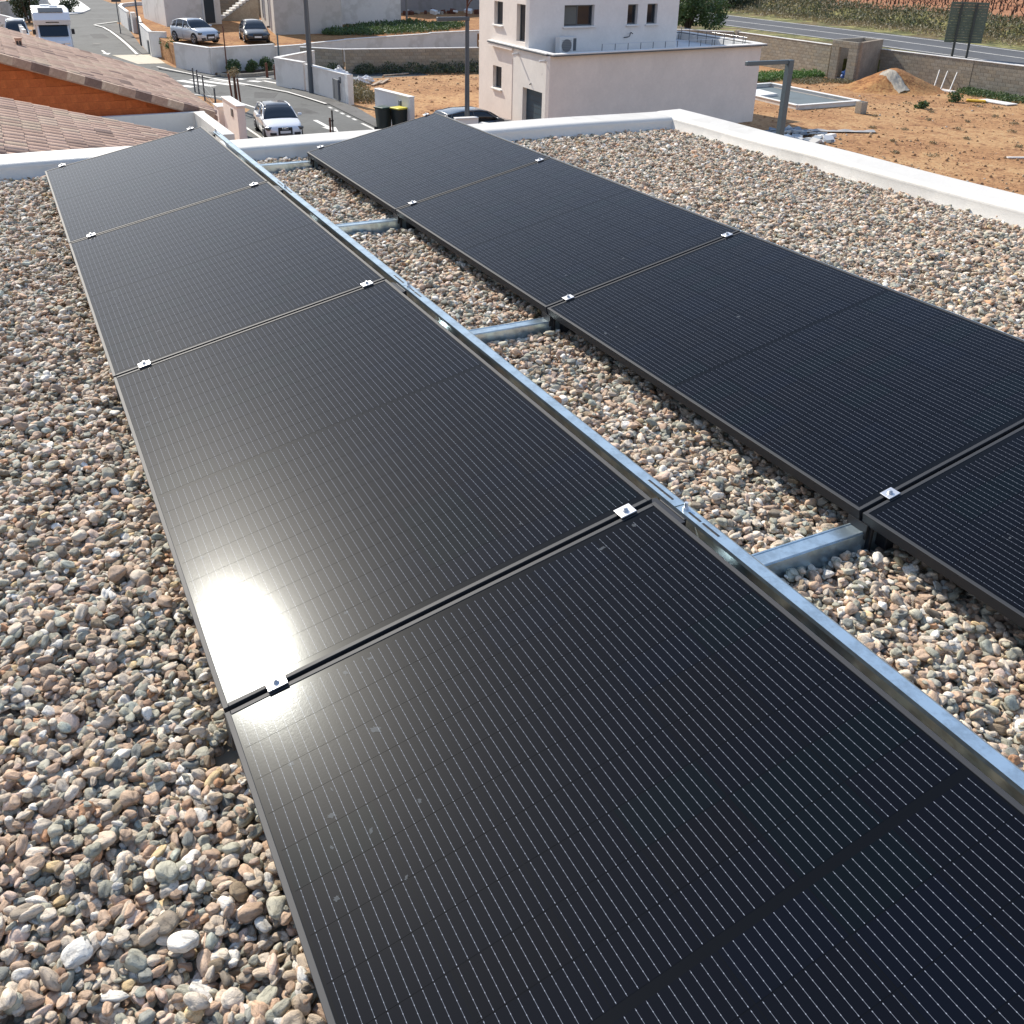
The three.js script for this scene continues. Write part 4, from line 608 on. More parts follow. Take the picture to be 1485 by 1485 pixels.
{ // motorhome
  const t = thing('motorhome', 'white motorhome with an overcab berth parked along the street', 'motorhome', [3.95, G, -69.8], -1.60), white = phys({ color: lin(0.72, 0.73, 0.74), roughness: 0.4, clearcoat: 0.6, clearcoatRoughness: 0.1 });
  const ext = (pts, w, b) => flat(new THREE.ExtrudeGeometry(new THREE.Shape(pts.map((p) => new THREE.Vector2(...p))), { depth: w - 2 * b, bevelEnabled: true, bevelSize: b, bevelThickness: b, bevelSegments: 3 }).translate(0, 0, -(w - 2 * b) / 2));
  mesh(t, 'living_cabin', ext([[-3.1, 0.45], [-3.1, 2.85], [1.9, 2.95], [2.45, 2.75], [2.72, 2.35], [2.62, 2.12], [1.3, 2.05], [1.2, 0.45]], 2.25, 0.07), white);
  mesh(t, 'driver_cab', ext([[1.2, 0.4], [1.25, 2.08], [2.35, 2.1], [2.86, 1.28], [3.35, 1.05], [3.45, 0.75], [3.42, 0.4]], 1.95, 0.08), white);
  const ws = mesh(t, 'windscreen', rb(0.03, 0.92, 1.72, 0.01), mGlassDark); ws.position.set(2.735, 1.755, 0); ws.rotation.z = 0.555;
  const sl = mesh(t, 'overcab_window', rb(0.03, 0.62, 1.5, 0.01), mGlassDark); sl.position.set(2.27, 2.945, 0); sl.rotation.z = 1.19;
  mesh(t, 'vent_slot', bx(0.02, 0.06, 0.8, 2.752, 2.22, 0), mBlack); mesh(t, 'roof_hatch', join(rb(0.5, 0.12, 0.5, 0.03, -0.4, 3.02, -0.3), rb(0.7, 0.08, 0.6, 0.03, -2.0, 3.0, 0.2)), white);
  for (const s of [-1, 1]) { mesh(t, 'headlight', rb(0.1, 0.14, 0.36, 0.03, 3.44, 0.95, s * 0.68), mAlu); mesh(t, 'mirror', rb(0.12, 0.34, 0.2, 0.04, 2.55, 1.62, s * 1.18), mBlack); mesh(t, 'side_window', bx(0.9, 0.5, 0.02, -1.2, 1.95, s * 1.128), mGlassDark); for (const e of [-1.9, 2.35]) { const w = mesh(t, 'wheel', cyl(0.34, 0.34, 0.22, 18).rotateX(Math.PI / 2), mTyre); w.position.set(e, 0.34, s * 0.9); mesh(w, 'rim', cyl(0.2, 0.2, 0.02, 14).rotateX(Math.PI / 2).translate(0, 0, s * 0.112), mAlu); } }
  mesh(t, 'grille', rb(0.05, 0.16, 1.0, 0.02, 3.5, 0.86, 0), mBlack); mesh(t, 'licence_plate', rb(0.02, 0.11, 0.5, 0.004, 3.535, 0.62, 0), mPaint);
}
car('white_van', 'pale van parked behind the motorhome beside the curved wall', { ...hatch, category: 'van', L: 4.6, W: 1.85, H: 1.95, belt: [[0, 1.0], [0.05, 1.08], [0.6, 1.1], [0.78, 1.05], [0.94, 0.9], [1, 0.7]], roof: [[0.01, 1.12], [0.05, 1.88], [0.3, 1.95], [0.55, 1.93], [0.64, 1.8], [0.82, 1.1]], cab: [0.01, 0.82], top: [0.04, 0.6], pillars: [[0.8, 0.62], [0.5, 0.5], [0.05, 0.06]], color: [0.45, 0.5, 0.56], metal: 0.3 }, [1.9, G, -76.5], -1.62);

// ---------------------------------------------------------------- walls along the street
function rendered(name, label, pts, y0, y1, o = {}) { const t = thing(name, label, 'wall'); for (let i = 0; i < pts.length - 1; i++) mesh(t, 'wall_face', seg(...pts[i], ...pts[i + 1], y0, (o.tops?.[i] ?? y1) - i * 0.002, (o.t ?? 0.2) - i * 0.003), o.mat ?? mWhite); if (!o.plain) for (let i = 0; i < pts.length - 1; i++) mesh(t, 'coping', seg(...pts[i], ...pts[i + 1], (o.tops?.[i] ?? y1), (o.tops?.[i] ?? y1) + 0.05 + i * 0.003, (o.t ?? 0.2) + 0.07, 0.012), mCoping); return t; }
const mWallGrey = std({ color: lin(0.70, 0.69, 0.66), roughness: 0.9, map: texStain });
rendered('retaining_wall', 'white retaining wall behind the planter with three round bushes', [[10.22, -58.98], [11.61, -55.3], [15.8, -56.5]], G, -4.6, { mat: mWallGrey });
rendered('retaining_wall', 'long pale retaining wall with stepped top above the brown block wall', [[15.82, -56.55], [18.1, -57.5], [21.5, -59.6], [28.9, -62.4], [34, -63.6], [46, -64.3]], G, -4.75, { mat: mWallGrey, tops: [-4.75, -4.72, -4.7, -4.65, -4.3] });
{ let t = rendered('garden_wall', 'white wall with the grey meter cabinet beside the street', [[14.96, -46.4], [15.6, -41.6]], G, -4.68, { mat: mWallGrey, t: 0.24 });
  mesh(t, 'end_pillar', seg(15.62, -41.55, 15.66, -41.2, G, -4.62, 0.3), mWhite);
  const c = mesh(t, 'meter_cabinet', rb(0.1, 1.0, 1.25, 0.02, 15.34, G + 0.62, -42.75), std({ color: lin(0.12, 0.13, 0.14), roughness: 0.6 })); mesh(c, 'cabinet_seam', bx(0.01, 0.96, 0.012, 15.286, G + 0.62, -42.75), mBlack); mesh(t, 'letter_slot', rb(0.06, 0.3, 0.2, 0.01, 15.41, -4.98, -42.1), mDarkMetal);
  rendered('garden_wall', 'white boundary wall at the crossing corner beside the tall pole', [[17.1, -52.4], [14.05, -49.3], [14.9, -46.6]], G, -4.62, { mat: mWallGrey, t: 0.22 });
  t = rendered('garden_wall', 'short white wall with a letterbox behind the wheelie bins', [[15.14, -35.9], [15.66, -32.9]], G, -4.62, { t: 0.22 }); mesh(t, 'letterbox', rb(0.1, 0.34, 0.26, 0.02, 15.42, -5.0, -33.7), mDarkMetal);
  t = rendered('low_wall', 'low white wall pieces beside the dark blue car', [[15.6, -28.3], [16.55, -28.2]], G, -4.8, { t: 0.2 });
  mesh(t, 'return_wall', seg(16.7, -28.2, 17.2, -27.2, G, -4.97, 0.2), mWhite);
  // gate wall by the hatchback
  t = thing('gate_wall', 'cream gate wall with a letterbox beside the white hatchback', 'wall'); mesh(t, 'wall_face', rb(0.32, 1.4, 2.7, 0.01, 8.42, G + 0.7, -34.7), mCream); mesh(t, 'coping', rb(0.4, 0.06, 2.8, 0.015, 8.42, G + 1.43, -34.7), mCoping); mesh(t, 'letterbox', rb(0.03, 0.32, 0.34, 0.01, 8.245, -5.05, -34.3), mDarkMetal); mesh(t, 'low_pier', rb(0.4, 0.95, 0.9, 0.01, 8.3, G + 0.475, -36.8), mCream); mesh(t, 'pier_cap', rb(0.46, 0.06, 0.96, 0.015, 8.3, G + 0.98, -36.8), mCoping);
  t = thing('stone_wall', 'low brown stone wall beside the gate wall under the fence', 'wall'); blocks(t, 8.15, -44.6, 8.2, -37.4, G, 3);
  t = thing('curved_wall', 'curved white garden wall beside the parked motorhome', 'wall'); const cp = [[-4, -86], [-1, -85.3], [0.6, -83.4], [1.5, -80.5], [2.0, -77.5], [2.3, -73]]; const cw = new THREE.CatmullRomCurve3(cp.map(([x, z]) => V(x, 0, z))).getPoints(18); for (let i = 0; i < 18; i++) { mesh(t, 'wall_face', seg(cw[i].x, cw[i].z, cw[i + 1].x, cw[i + 1].z, G, G + 1.75 - (i > 12 ? (i - 12) * 0.08 : 0) - i * 0.002, 0.22 + (i % 2) * 0.004), mWhite); }
  rendered('garden_wall', 'pale boundary wall across the street end behind the motorhome', [[-8, -97], [1.4, -99.2], [3.6, -102], [5.4, -105.5], [6.2, -112]], G, -4.4, { mat: mWhiteCool });
  t = rendered('garden_wall', 'white curved wall with gate posts at the street bend', [[18, -100.2], [13.4, -99.6], [11.9, -97.6], [11.3, -94.2], [10.98, -86.4]], G, -4.55, { t: 0.2 }); mesh(t, 'gate_post', rb(0.35, 1.65, 0.9, 0.01, 11.15, G + 0.825, -84.6), mWhite); mesh(t, 'gate', bx(0.05, 1.1, 0.8, 11.0, G + 0.56, -85.7), mDarkMetal);
  rendered('garden_wall', 'white wall piece between the gate gap and the thin lamp post', [[10.95, -80], [10.3, -74.3]], G, -4.5);
  t = rendered('garden_wall', 'white wall with a dark meter door next to the cream driveway', [[10.2, -73.2], [9.78, -65.9], [10.7, -65.2]], G, -4.5); mesh(t, 'meter_door', bx(0.05, 0.9, 0.55, 9.69, G + 0.55, -66.9), mDarkMetal);
}
// ---------------------------------------------------------------- buildings behind
function building(name, label, pts, y0, y1, mat, openings) {
  const t = thing(name, label, 'building'); mesh(t, 'wall', prism(pts, y0, y1), mat);
  for (const [i, s0, s1, b, c, kind] of openings) { const [x0, z0] = pts[i], [x1, z1] = pts[(i + 1) % pts.length], L = Math.hypot(x1 - x0, z1 - z0), dx = (x1 - x0) / L, dz = (z1 - z0) / L, off = 0.03; // outside is to the left-hand normal
    const nx = -dz, nz = dx; const f = mesh(t, kind, seg(x0 + dx * s0 + nx * off, z0 + dz * s0 + nz * off, x0 + dx * s1 + nx * off, z0 + dz * s1 + nz * off, b, c, 0.1), std({ color: lin(0.02, 0.035, 0.05), roughness: 0.3 })); mesh(f, 'surround', join(seg(x0 + dx * (s0 - 0.1) + nx * off, z0 + dz * (s0 - 0.1) + nz * off, x0 + dx * s0 + nx * off, z0 + dz * s0 + nz * off, b, c, 0.16), seg(x0 + dx * s1 + nx * off, z0 + dz * s1 + nz * off, x0 + dx * (s1 + 0.1) + nx * off, z0 + dz * (s1 + 0.1) + nz * off, b, c, 0.16)), mWhite); }
  return t;
}
const mFarWhite = std({ color: lin(0.74, 0.73, 0.70), roughness: 0.9, map: texStain });
building('rendered_house', 'pale house with a tall dark door above the silver crossover', [[12.2, -74.2], [16.7, -75.9], [16.7, -84], [11.8, -83]], -4.85, 0.6, mFarWhite, [[0, 3.3, 4.2, -4.7, -1.9, 'door']]);
building('rendered_house', 'grey rendered house with dark side windows behind the black saloon', [[18.3, -65.6], [23.4, -65.9], [23.9, -76], [19.9, -76]], -4.85, 1.2, mGreyRender, [[3, 7.4, 8.2, -4.6, -1.6, 'door'], [3, 2.6, 3.6, -4.2, -1.8, 'window']]);
building('rendered_house', 'plain pale grey house end wall above the green weeds', [[24.0, -73.5], [31.2, -74.0], [31.6, -83], [24.3, -83]], -4.85, 0.9, mFarWhite, []);
building('grey_building', 'dark grey long wall of a building behind the bare tree', [[33.5, -85.5], [48, -88], [48, -96], [33.5, -95]], -4.85, 1.5, std({ color: lin(0.27, 0.26, 0.26), roughness: 0.9, map: texStain }), []);
{ const t = thing('outdoor_stair', 'concrete outdoor steps climbing between the two houses', 'stairs'); for (let k = 0; k < 11; k++) mesh(t, 'step', bx(0.3, 0.19, 1.2, 17.3 + k * 0.28, -4.72 + k * 0.19, -79.5), mCoping); mesh(t, 'side_wall', (() => { const s = new THREE.Shape([[17.15, -4.85], [20.4, -4.85], [20.4, -2.95], [20.2, -2.95]].map((p) => new THREE.Vector2(...p))); return metres(new THREE.ExtrudeGeometry(s, { depth: 0.15, bevelEnabled: false }).translate(0, 0, -78.9)); })(), mConcrete);
  const w = thing('block_wall', 'brown block wall behind the outdoor steps', 'wall'); blocks(w, 16.9, -84.5, 24, -84.6, -4.82, 11); }
tag(mesh(scene, 'drainpipe', bar(V(31.6, -4.85, -73.7), V(31.6, 0.9, -73.7), 0.09, 8), std({ color: lin(0.2, 0.19, 0.18), roughness: 0.8 })), 'dark drainpipe on the corner of the plain grey house', 'drainpipe');

// ---------------------------------------------------------------- street furniture
function lamp(name, label, [x, z], y, armX, w, mat, o = {}) { const t = thing(name, label, 'street lamp', [x, G, z]); mesh(t, 'pole', o.square ? rb(w, y - G, w, 0.01, 0, (y - G) / 2, 0) : cyl(w * 0.42, w * 0.6, y - G, 12, 0, (y - G) / 2, 0), mat); if (armX) { mesh(t, 'arm', rb(Math.abs(armX), o.armH ?? 0.14, o.armW ?? 0.16, 0.02, armX / 2 - Math.sign(armX) * w * 0.45, y - G - 0.07 + (o.armY ?? 0), 0), mat); mesh(t, 'lamp_lens', rb(0.4, 0.012, 0.12, 0.004, armX * 0.78, y - G - 0.148 - ((o.armH ?? 0.14) - 0.14) / 2 + (o.armY ?? 0), 0), std({ color: lin(0.5, 0.5, 0.46), roughness: 0.3 })); } mesh(t, 'base_plate', cyl(w * 0.9, w * 0.95, 0.06, 12, 0, 0.03, 0), mat); return t; }
lamp('street_lamp', 'dark grey street lamp with a flat arm beside the white house', [16.42, -28.9], -1.1, -1.35, 0.18, mDarkMetal);
lamp('street_lamp', 'square blue grey street lamp with a long arm before the pool', [27.7, -23.1], -2.42, -2.3, 0.24, mBlueGrey, { square: true, armH: 0.16 });
lamp('street_lamp', 'tall dark pole rising past the white boundary wall', [14.9, -45.55], 0.6, 0, 0.26, mDarkMetal);
{ const t = thing('street_sign', 'dark traffic sign on a thin post at the street bend', 'sign', [9.85, G, -83.5]); mesh(t, 'post', cyl(0.04, 0.04, 3.1, 8, 0, 1.55, 0), mDarkMetal); mesh(t, 'sign_plate', rb(0.75, 0.75, 0.03, 0.01, 0, 2.9, 0.05), std({ color: lin(0.05, 0.055, 0.065), roughness: 0.6 })); }
lamp('street_lamp', 'thin dark lamp post beside the white street walls', [10.1, -73.7], -1.2, 0, 0.13, mDarkMetal);
tag(mesh(scene, 'rusty_pole', cyl(0.035, 0.045, 2.75, 7, 12.45, G + 1.37, -54.95), mRust), 'thin rusty pole standing in the planter with bushes', 'pole');
tag(mesh(scene, 'marker_post', cyl(0.05, 0.05, 2.2, 7, 15.95, G + 1.1, -56.0), mBlueGrey), 'thin blue post before the retaining wall at the crossing', 'post');
{ const t = thing('planter_bed', 'kerbed planting bed along the retaining wall', 'planter'); const k = [[11.85, -54.6], [12.1, -53.75], [12.7, -53.45], [13.8, -53.55], [15.4, -54.4], [15.7, -55.2]]; mesh(t, 'soil', prism([[11.75, -55.1], ...k, [15.7, -56.2]], G, G + 0.12), std({ color: lin(0.12, 0.09, 0.07), roughness: 1, map: texDirt })); for (let i = 0; i < k.length - 1; i++) mesh(t, 'kerb_stone', seg(...k[i], ...k[i + 1], G, G + 0.2 + i * 0.002, 0.16, 0.015), mConcrete);
  const bl = ['round green bush in the planter beside the rusty pole', 'round green bush in the middle of the planter', 'round green bush in the planter beside the brown bollards']; [[12.85, -54.75], [13.98, -55.05], [15.0, -55.35]].forEach(([x, z], i) => plant('bush', bl[i], 'bush', [x, G + 0.12, z], [0.40, 0.42, 0.40], 1300, 0.12, mLeaf, 'bushes in the planter', { lobes: 12 })); }
[[14.35, -52.9, 'brown wooden bollard beside the planter kerb'], [14.6, -51.9, 'brown wooden bollard beside the white corner wall']].forEach(([x, z, l]) => { const t = thing('bollard', l, 'bollard', [x, G, z], 0, 'bollards at the crossing'); mesh(t, 'post', cyl(0.075, 0.08, 0.8, 10, 0, 0.4, 0), mRust); mesh(t, 'cap', cyl(0.05, 0.078, 0.05, 10, 0, 0.825, 0), mRust); });
{ const t = thing('post_fence', 'dark post and wire fence along the tiled house', 'fence'), P = [[9.24, -48.1], [9.3, -47.3], [9.15, -45], [8.75, -40.2]]; P.forEach(([x, z]) => mesh(t, 'post', rb(0.07, 1.25, 0.07, 0.008, x, G + 0.625, z), mDarkMetal)); for (let i = 0; i < 3; i++) for (const h of [0.35, 0.7, 1.1]) mesh(t, 'wire', bar(V(P[i][0], G + h, P[i][1]), V(P[i + 1][0], G + h, P[i + 1][1]), 0.012, 4), mDarkMetal); }
{ const t = thing('staked_tree', 'young street tree tied between rust brown stakes', 'tree', [9.9, G, -41.3]); for (const [x, z, h, l] of [[-0.12, 0.1, 1.75, -0.03], [0.12, -0.08, 1.6, 0.03], [0.22, 0.14, 1.5, 0.02]]) mesh(t, 'stake', bar(V(x, 0, z), V(x + l - 0.08, h, z), 0.045, 7), mRust); mesh(t, 'trunk', bar(V(0, 0, 0), V(0.02, 1.6, 0), 0.03, 6), mBark); mesh(t, 'crown', leaves(240, (p, o) => { o.set(gauss(), gauss(), gauss()).normalize(); p.copy(o).multiplyScalar(rr(0.05, 0.28)).add(V(0.02, 1.75, 0)); }, 0.09), mLeafDry); }
{ const t = thing('wooden_stakes', 'two short wooden stakes at the street edge', 'stakes', [12.2, G, -33.6]); mesh(t, 'stake', rb(0.07, 0.75, 0.07, 0.008, -0.05, 0.36, 0.05), mRust); mesh(t, 'stake', rb(0.06, 1.05, 0.06, 0.008, 0.09, 0.5, -0.05), std({ color: lin(0.07, 0.055, 0.045), roughness: 0.9 })); mesh(t, 'tie', bx(0.22, 0.05, 0.02, 0.02, 0.6, 0), mBlack); }
function bin(label, x, z, turn, lid) { const t = thing('wheelie_bin', label, 'bin', [x, G, z], turn, 'wheelie bins by the letterbox wall'); const s = new THREE.CylinderGeometry(0.38, 0.3, 0.92, 4, 1).rotateY(Math.PI / 4).translate(0, 0.52, 0); mesh(t, 'body', flat(s), std({ color: lin(0.02, 0.028, 0.026), roughness: 0.6 })); mesh(t, 'lid', join(rb(0.6, 0.07, 0.62, 0.03, 0, 1.02, 0), rb(0.5, 0.05, 0.1, 0.02, 0, 1.0, -0.33)), std({ color: lin(...lid), roughness: 0.5 })); for (const e of [-1, 1]) mesh(t, 'wheel', cyl(0.1, 0.1, 0.05, 12).rotateZ(Math.PI / 2).translate(e * 0.25, 0.1, -0.24), mTyre); mesh(t, 'label_patch', bx(0.15, 0.2, 0.006, -0.08, 0.7, 0.26).rotateX(-0.055), std({ color: lin(0.6, 0.6, 0.58), roughness: 0.7 })); mesh(t, 'handle', bar(V(-0.2, 1.0, -0.4), V(0.2, 1.0, -0.4), 0.018, 6), mBlack); }
bin('black wheelie bin with a yellow lid', 15.2, -33.3, 0.35, [0.60, 0.52, 0.06]); bin('dark green wheelie bin behind the yellow lidded one', 14.62, -33.7, 0.35, [0.02, 0.05, 0.035]);

// ---------------------------------------------------------------- plots: bags, planks, pool, mound, rubbish, weeds
function lump(r, k, sx, sy, sz) { const g = new THREE.IcosahedronGeometry(r, 5), p = g.attributes.position; for (let i = 0; i < p.count; i++) { const a = p.getX(i) / r, b = p.getY(i) / r, c = p.getZ(i) / r, f = 1 + 0.16 * Math.sin(a * 5 + k) * Math.sin(c * 6 + k * 2) + 0.1 * Math.sin(b * 9 + a * 7 + k) + 0.06 * Math.sin(c * 15 + a * 11); p.setXYZ(i, a * r * f * sx, Math.max(-0.02, (b + 0.55) * r * f * sy), c * r * f * sz); } g.computeVertexNormals(); return flat(g); }
const mBag = std({ color: lin(0.66, 0.66, 0.65), roughness: 0.7 });
{ let t = thing('builders_bag', 'bulging white builders bag beside the white wall end', 'bag', [17.7, G, -49.2]); mesh(t, 'bag', lump(0.55, 1, 1, 0.95, 1), mBag); mesh(t, 'loop', tube([V(-0.2, 0.7, 0), V(-0.1, 1.0, 0.05), V(0.1, 0.8, 0)], 0.03, 5, 10), mBag);
  t = thing('builders_bag', 'low slumped white sack beside the loose planks', 'bag', [18.9, G, -48.7]); mesh(t, 'bag', lump(0.45, 3, 1.3, 0.55, 0.9), mBag); mesh(t, 'fold', bar(V(-0.5, 0.3, 0.1), V(0.4, 0.34, 0.15), 0.03, 5), mBag);
  const pl = std({ color: lin(0.50, 0.44, 0.35), roughness: 0.9, map: texTile }); [['pale loose plank beside the slumped white sack', 19.5, -48.0, 0.9], ['pale loose plank lying on the plot dirt', 20.2, -48.6, 0.95], ['whitish board lying in front of the block wall weeds', 22.0, -51.4, 0.1]].forEach(([l, x, z, a]) => { const m = mesh(scene, 'plank', rb(1.7, 0.06, 0.2, 0.008), pl); m.position.set(x, G + 0.08, z); m.rotation.set(0, a, 0.03); tag(m, l, 'plank', 'loose planks on the plot'); });
  weeds('dark weeds along the foot of the brown block wall', [[20.5, -52.8, 0.7], [22, -52.6, 0.8], [23.5, -52.3, 1.0], [25, -52, 1.0], [26.3, -51.8, 1.1], [27.6, -51.6, 1.1], [29, -51.4, 1.0], [18.6, -53.2, 0.6]], mLeafDark, 5200, 0.17, 0.75);
  weeds('dry olive weeds beside the meter cabinet wall', [[16.7, -44.5, 0.7], [16.8, -43.3, 0.9], [16.6, -42.2, 0.8], [17.4, -45.6, 0.8]], mLeafOlive, 2600, 0.16, 0.65);
  const yard = [[22.6, -65, 1.0], [24.5, -64.8, 1.3], [26.5, -65.3, 1.6], [28.5, -66, 1.8], [30.5, -67, 1.8], [32.5, -68.5, 1.6], [25.5, -68, 1.5], [28, -70, 1.8], [31, -71.5, 1.6], [34, -70, 1.4]]; yard.y = -4.82; weeds('dense green weeds growing on the raised yard', yard, mLeaf, 9000, 0.22, 0.55);
  const slope = [[10.8, -64.6, 0.7], [11.0, -63.4, 0.8], [10.6, -62, 0.5]]; slope.y = -5.2; weeds('green grass tufts on the slope beside the cream driveway', slope, mLeaf, 1500, 0.16, 0.5);
  weeds('bright green weeds below the block wall beside the hut', [[43.4, -42.4, 0.9], [44.6, -42.6, 1.1], [45.9, -42.6, 1.1], [47.1, -42.5, 0.9], [42.6, -42, 0.8], [47.8, -42.2, 0.6], [41.6, -42.4, 0.9]], mLeafFresh, 9000, 0.15, 0.55);
  weeds('green weeds along the block wall beside the leaning sticks', [[51.6, -33.2, 0.7], [51.4, -32.2, 0.8], [51.5, -31, 0.8], [51.3, -30, 0.8]], mLeaf, 3200, 0.15, 0.4);
  weeds('pale dry grass in front of the block hut', [[46.6, -40.6, 1.1], [45.2, -40.4, 0.9], [47.8, -39.6, 0.7]], mLeafOlive, 2600, 0.13, 0.2);
  [[43.9, -30.1, 0.34, 'low green tuft on the dirt in front of the sand mound'], [47.7, -31.1, 0.42, 'taller green tuft on the dirt beside the yellow strap']].forEach(([x, z, r, l]) => plant('grass_tuft', l, 'tuft', [x, G, z], [r, r * 0.7, r], 420, 0.14, mLeaf, 'green tufts on the dirt lot', { stems: 3, lobes: 6, r: 0.01 }));
  weeds('small dry weeds scattered over the ochre dirt lot', [[47.6, -29.3, 0.25], [44.3, -24.6, 0.25], [33.7, -20.5, 0.3], [39.3, -28.9, 0.15], [36.4, -26.3, 0.15], [37.6, -25.5, 0.18], [40.2, -24.5, 0.2], [47.9, -28.4, 0.3], [42.1, -23.1, 0.25], [32.7, -21.5, 0.15], [38.4, -22.6, 0.15], [43.3, -28.8, 0.15], [45.3, -26.5, 0.2], [41, -27, 0.12], [36, -22.4, 0.15], [44.5, -31.5, 0.25], [34.6, -23.4, 0.12], [46.2, -23.5, 0.18], [30.6, -18.8, 0.14], [39, -20.4, 0.16], [42.5, -25.9, 0.12]], mLeafDry, 1500, 0.1, 0.09);
}
{ // unfinished pool
  const c = [[37.26, -35.77], [36.98, -32.04], [41.51, -32.18], [41.76, -39.55], [37.5, -39.3]], t = thing('swimming_pool', 'empty rectangular pool shell with a white rim on the dirt lot', 'pool'), mP = std({ color: lin(0.13, 0.165, 0.18), roughness: 0.7, map: texStain });
  const h = G + 0.24; for (let i = 0; i < 5; i++) { const a = c[i], b = c[(i + 1) % 5]; mesh(t, 'rim_wall', seg(...a, ...b, G, h - 0.04 - i * 0.002, 0.18), mWallGrey); mesh(t, 'rim', seg(...a, ...b, h - 0.04, h + i * 0.002, 0.26, 0.01), mCoping); }
  mesh(t, 'pool_floor', sheet([[37.1, -32.2], [41.4, -32.3], [41.6, -39.4], [37.6, -39.2], [37.35, -35.7]], G + 0.03), mP); mesh(t, 'entry_ledge', prism([[37.45, -35.9], [39.3, -36.2], [39.5, -38.0], [37.6, -38.0]], G + 0.03, G + 0.16), mWhite);
}
{ const t = thing('soil_mound', 'heap of orange soil against the block wall', 'mound', [48.7, G, -36.4]); const g = new THREE.PlaneGeometry(8.6, 6.8, 60, 50).rotateX(-Math.PI / 2), p = g.attributes.position; const hm = (x, z) => { const r = Math.hypot(x / 3.6 + 0.05 * Math.sin(z * 3), z / 3.0); return Math.max(0, 1.2 * sm(0, 1.05, 1 - r) * (0.8 + 0.4 * nA(x * 0.11 + 0.3, z * 0.12 + 0.6))) + 0.03 * (nA(x * 0.2 + 0.5, z * 0.2 + 0.5)) - 0.02; }; for (let i = 0; i < p.count; i++) p.setY(i, hm(p.getX(i), p.getZ(i)) + 0.05 * (nB(p.getX(i) * 0.31, p.getZ(i) * 0.29) - 0.5)); g.computeVertexNormals(); mesh(t, 'soil', metres(g), mDirt);
  const k = new THREE.PlaneGeometry(0.9, 2.3, 16, 26).rotateX(-Math.PI / 2), q = k.attributes.position; for (let i = 0; i < q.count; i++) { const x = -1.0 + q.getX(i) * (0.75 + 0.5 * nA(0.2, q.getZ(i) * 0.4)) - q.getZ(i) * 0.25, z = 0.9 + q.getZ(i); q.setXYZ(i, x, hm(x, z) + 0.06 - 0.09 * sm(0.3, 0.5, Math.abs(q.getX(i))) + 0.16 * (nB(x * 0.5 + 0.3, z * 0.5) - 0.5), z); } k.computeVertexNormals(); mesh(t, 'cement_spill', metres(k), mConcrete); }
{ let t = thing('leaning_sticks', 'thin white sticks leaning on the block wall beside the mound', 'sticks'); for (const [z, d] of [[-35.6, 0.3], [-35.0, 0.4], [-34.3, 0.45]]) mesh(t, 'stick', bar(V(51.2 - d, G + 0.05, z + 0.35), V(51.85, G + 1.05, z - 0.25), 0.035, 5), mCoping); mesh(t, 'base_board', rb(0.5, 0.08, 2.2, 0.01, 51.0, G + 0.05, -34.9), mCoping);
  tag(mesh(scene, 'white_board', bx(0.9, 0.05, 2.0, 49.8, G + 0.06, -29.9).rotateY(0), mCoping), 'flat white board lying beside the wall weeds', 'board'); const ys = mesh(scene, 'yellow_strap', rb(0.5, 0.1, 1.0, 0.03), std({ color: lin(0.6, 0.38, 0.03), roughness: 0.6 })); ys.position.set(48.95, G + 0.08, -30.6); ys.rotation.y = 0.7; tag(ys, 'bright yellow strap bundle lying on the dirt', 'strap');
  const b2 = mesh(scene, 'timber_offcut', rb(1.4, 0.05, 0.14, 0.01), mCoping); b2.position.set(36.9, G + 0.05, -18.6); b2.rotation.y = -0.4; tag(b2, 'pale timber offcut lying alone on the ochre dirt', 'timber');
  t = thing('concrete_block', 'single concrete block standing on the dirt by the pool', 'block', [39.3, G, -29.9]); mesh(t, 'block', rb(0.42, 0.6, 0.42, 0.02, 0, 0.3, 0), mConcrete); mesh(t, 'hollow', bx(0.24, 0.012, 0.24, 0, 0.6, 0), mBlack);
  const cols = [mCoping, std({ color: lin(0.35, 0.38, 0.40), roughness: 0.8 }), std({ color: lin(0.52, 0.5, 0.46), roughness: 0.9 }), std({ color: lin(0.2, 0.23, 0.26), roughness: 0.8 })], labels = [];
  t = thing('rubble_pile', 'pile of white and grey plaster rubble on the dirt behind the parapet', 'rubble', [31.3, G, -25.9]); for (let k = 0; k < 70; k++) { const m = mesh(t, 'fragment', rb(rr(0.2, 0.7), rr(0.03, 0.16), rr(0.15, 0.5), 0.012), pick(cols)); const a = rr(0, 6.28), d = Math.sqrt(rnd()); m.position.set(Math.cos(a) * d * 1.5, 0.05 + (1 - d) * 0.22 * rnd(), Math.sin(a) * d * 1.5 * 1.1); m.rotation.set(rr(-0.4, 0.4), rr(0, 3), rr(-0.4, 0.4)); }
  const sh = mesh(scene, 'tarpaulin_strip', metres((() => { const g = new THREE.PlaneGeometry(4.6, 0.5, 40, 4).rotateX(-Math.PI / 2), p = g.attributes.position; for (let i = 0; i < p.count; i++) p.setY(i, 0.05 + 0.04 * Math.sin(p.getX(i) * 5) * Math.sin(p.getZ(i) * 9 + 1)); g.computeVertexNormals(); return g; })()), std({ color: lin(0.36, 0.35, 0.34), roughness: 0.7 })); sh.position.set(33.6, G + 0.01, -26.4); sh.rotation.y = -0.45; tag(sh, 'long grey tarpaulin strip trailing from the rubble pile', 'tarpaulin'); }

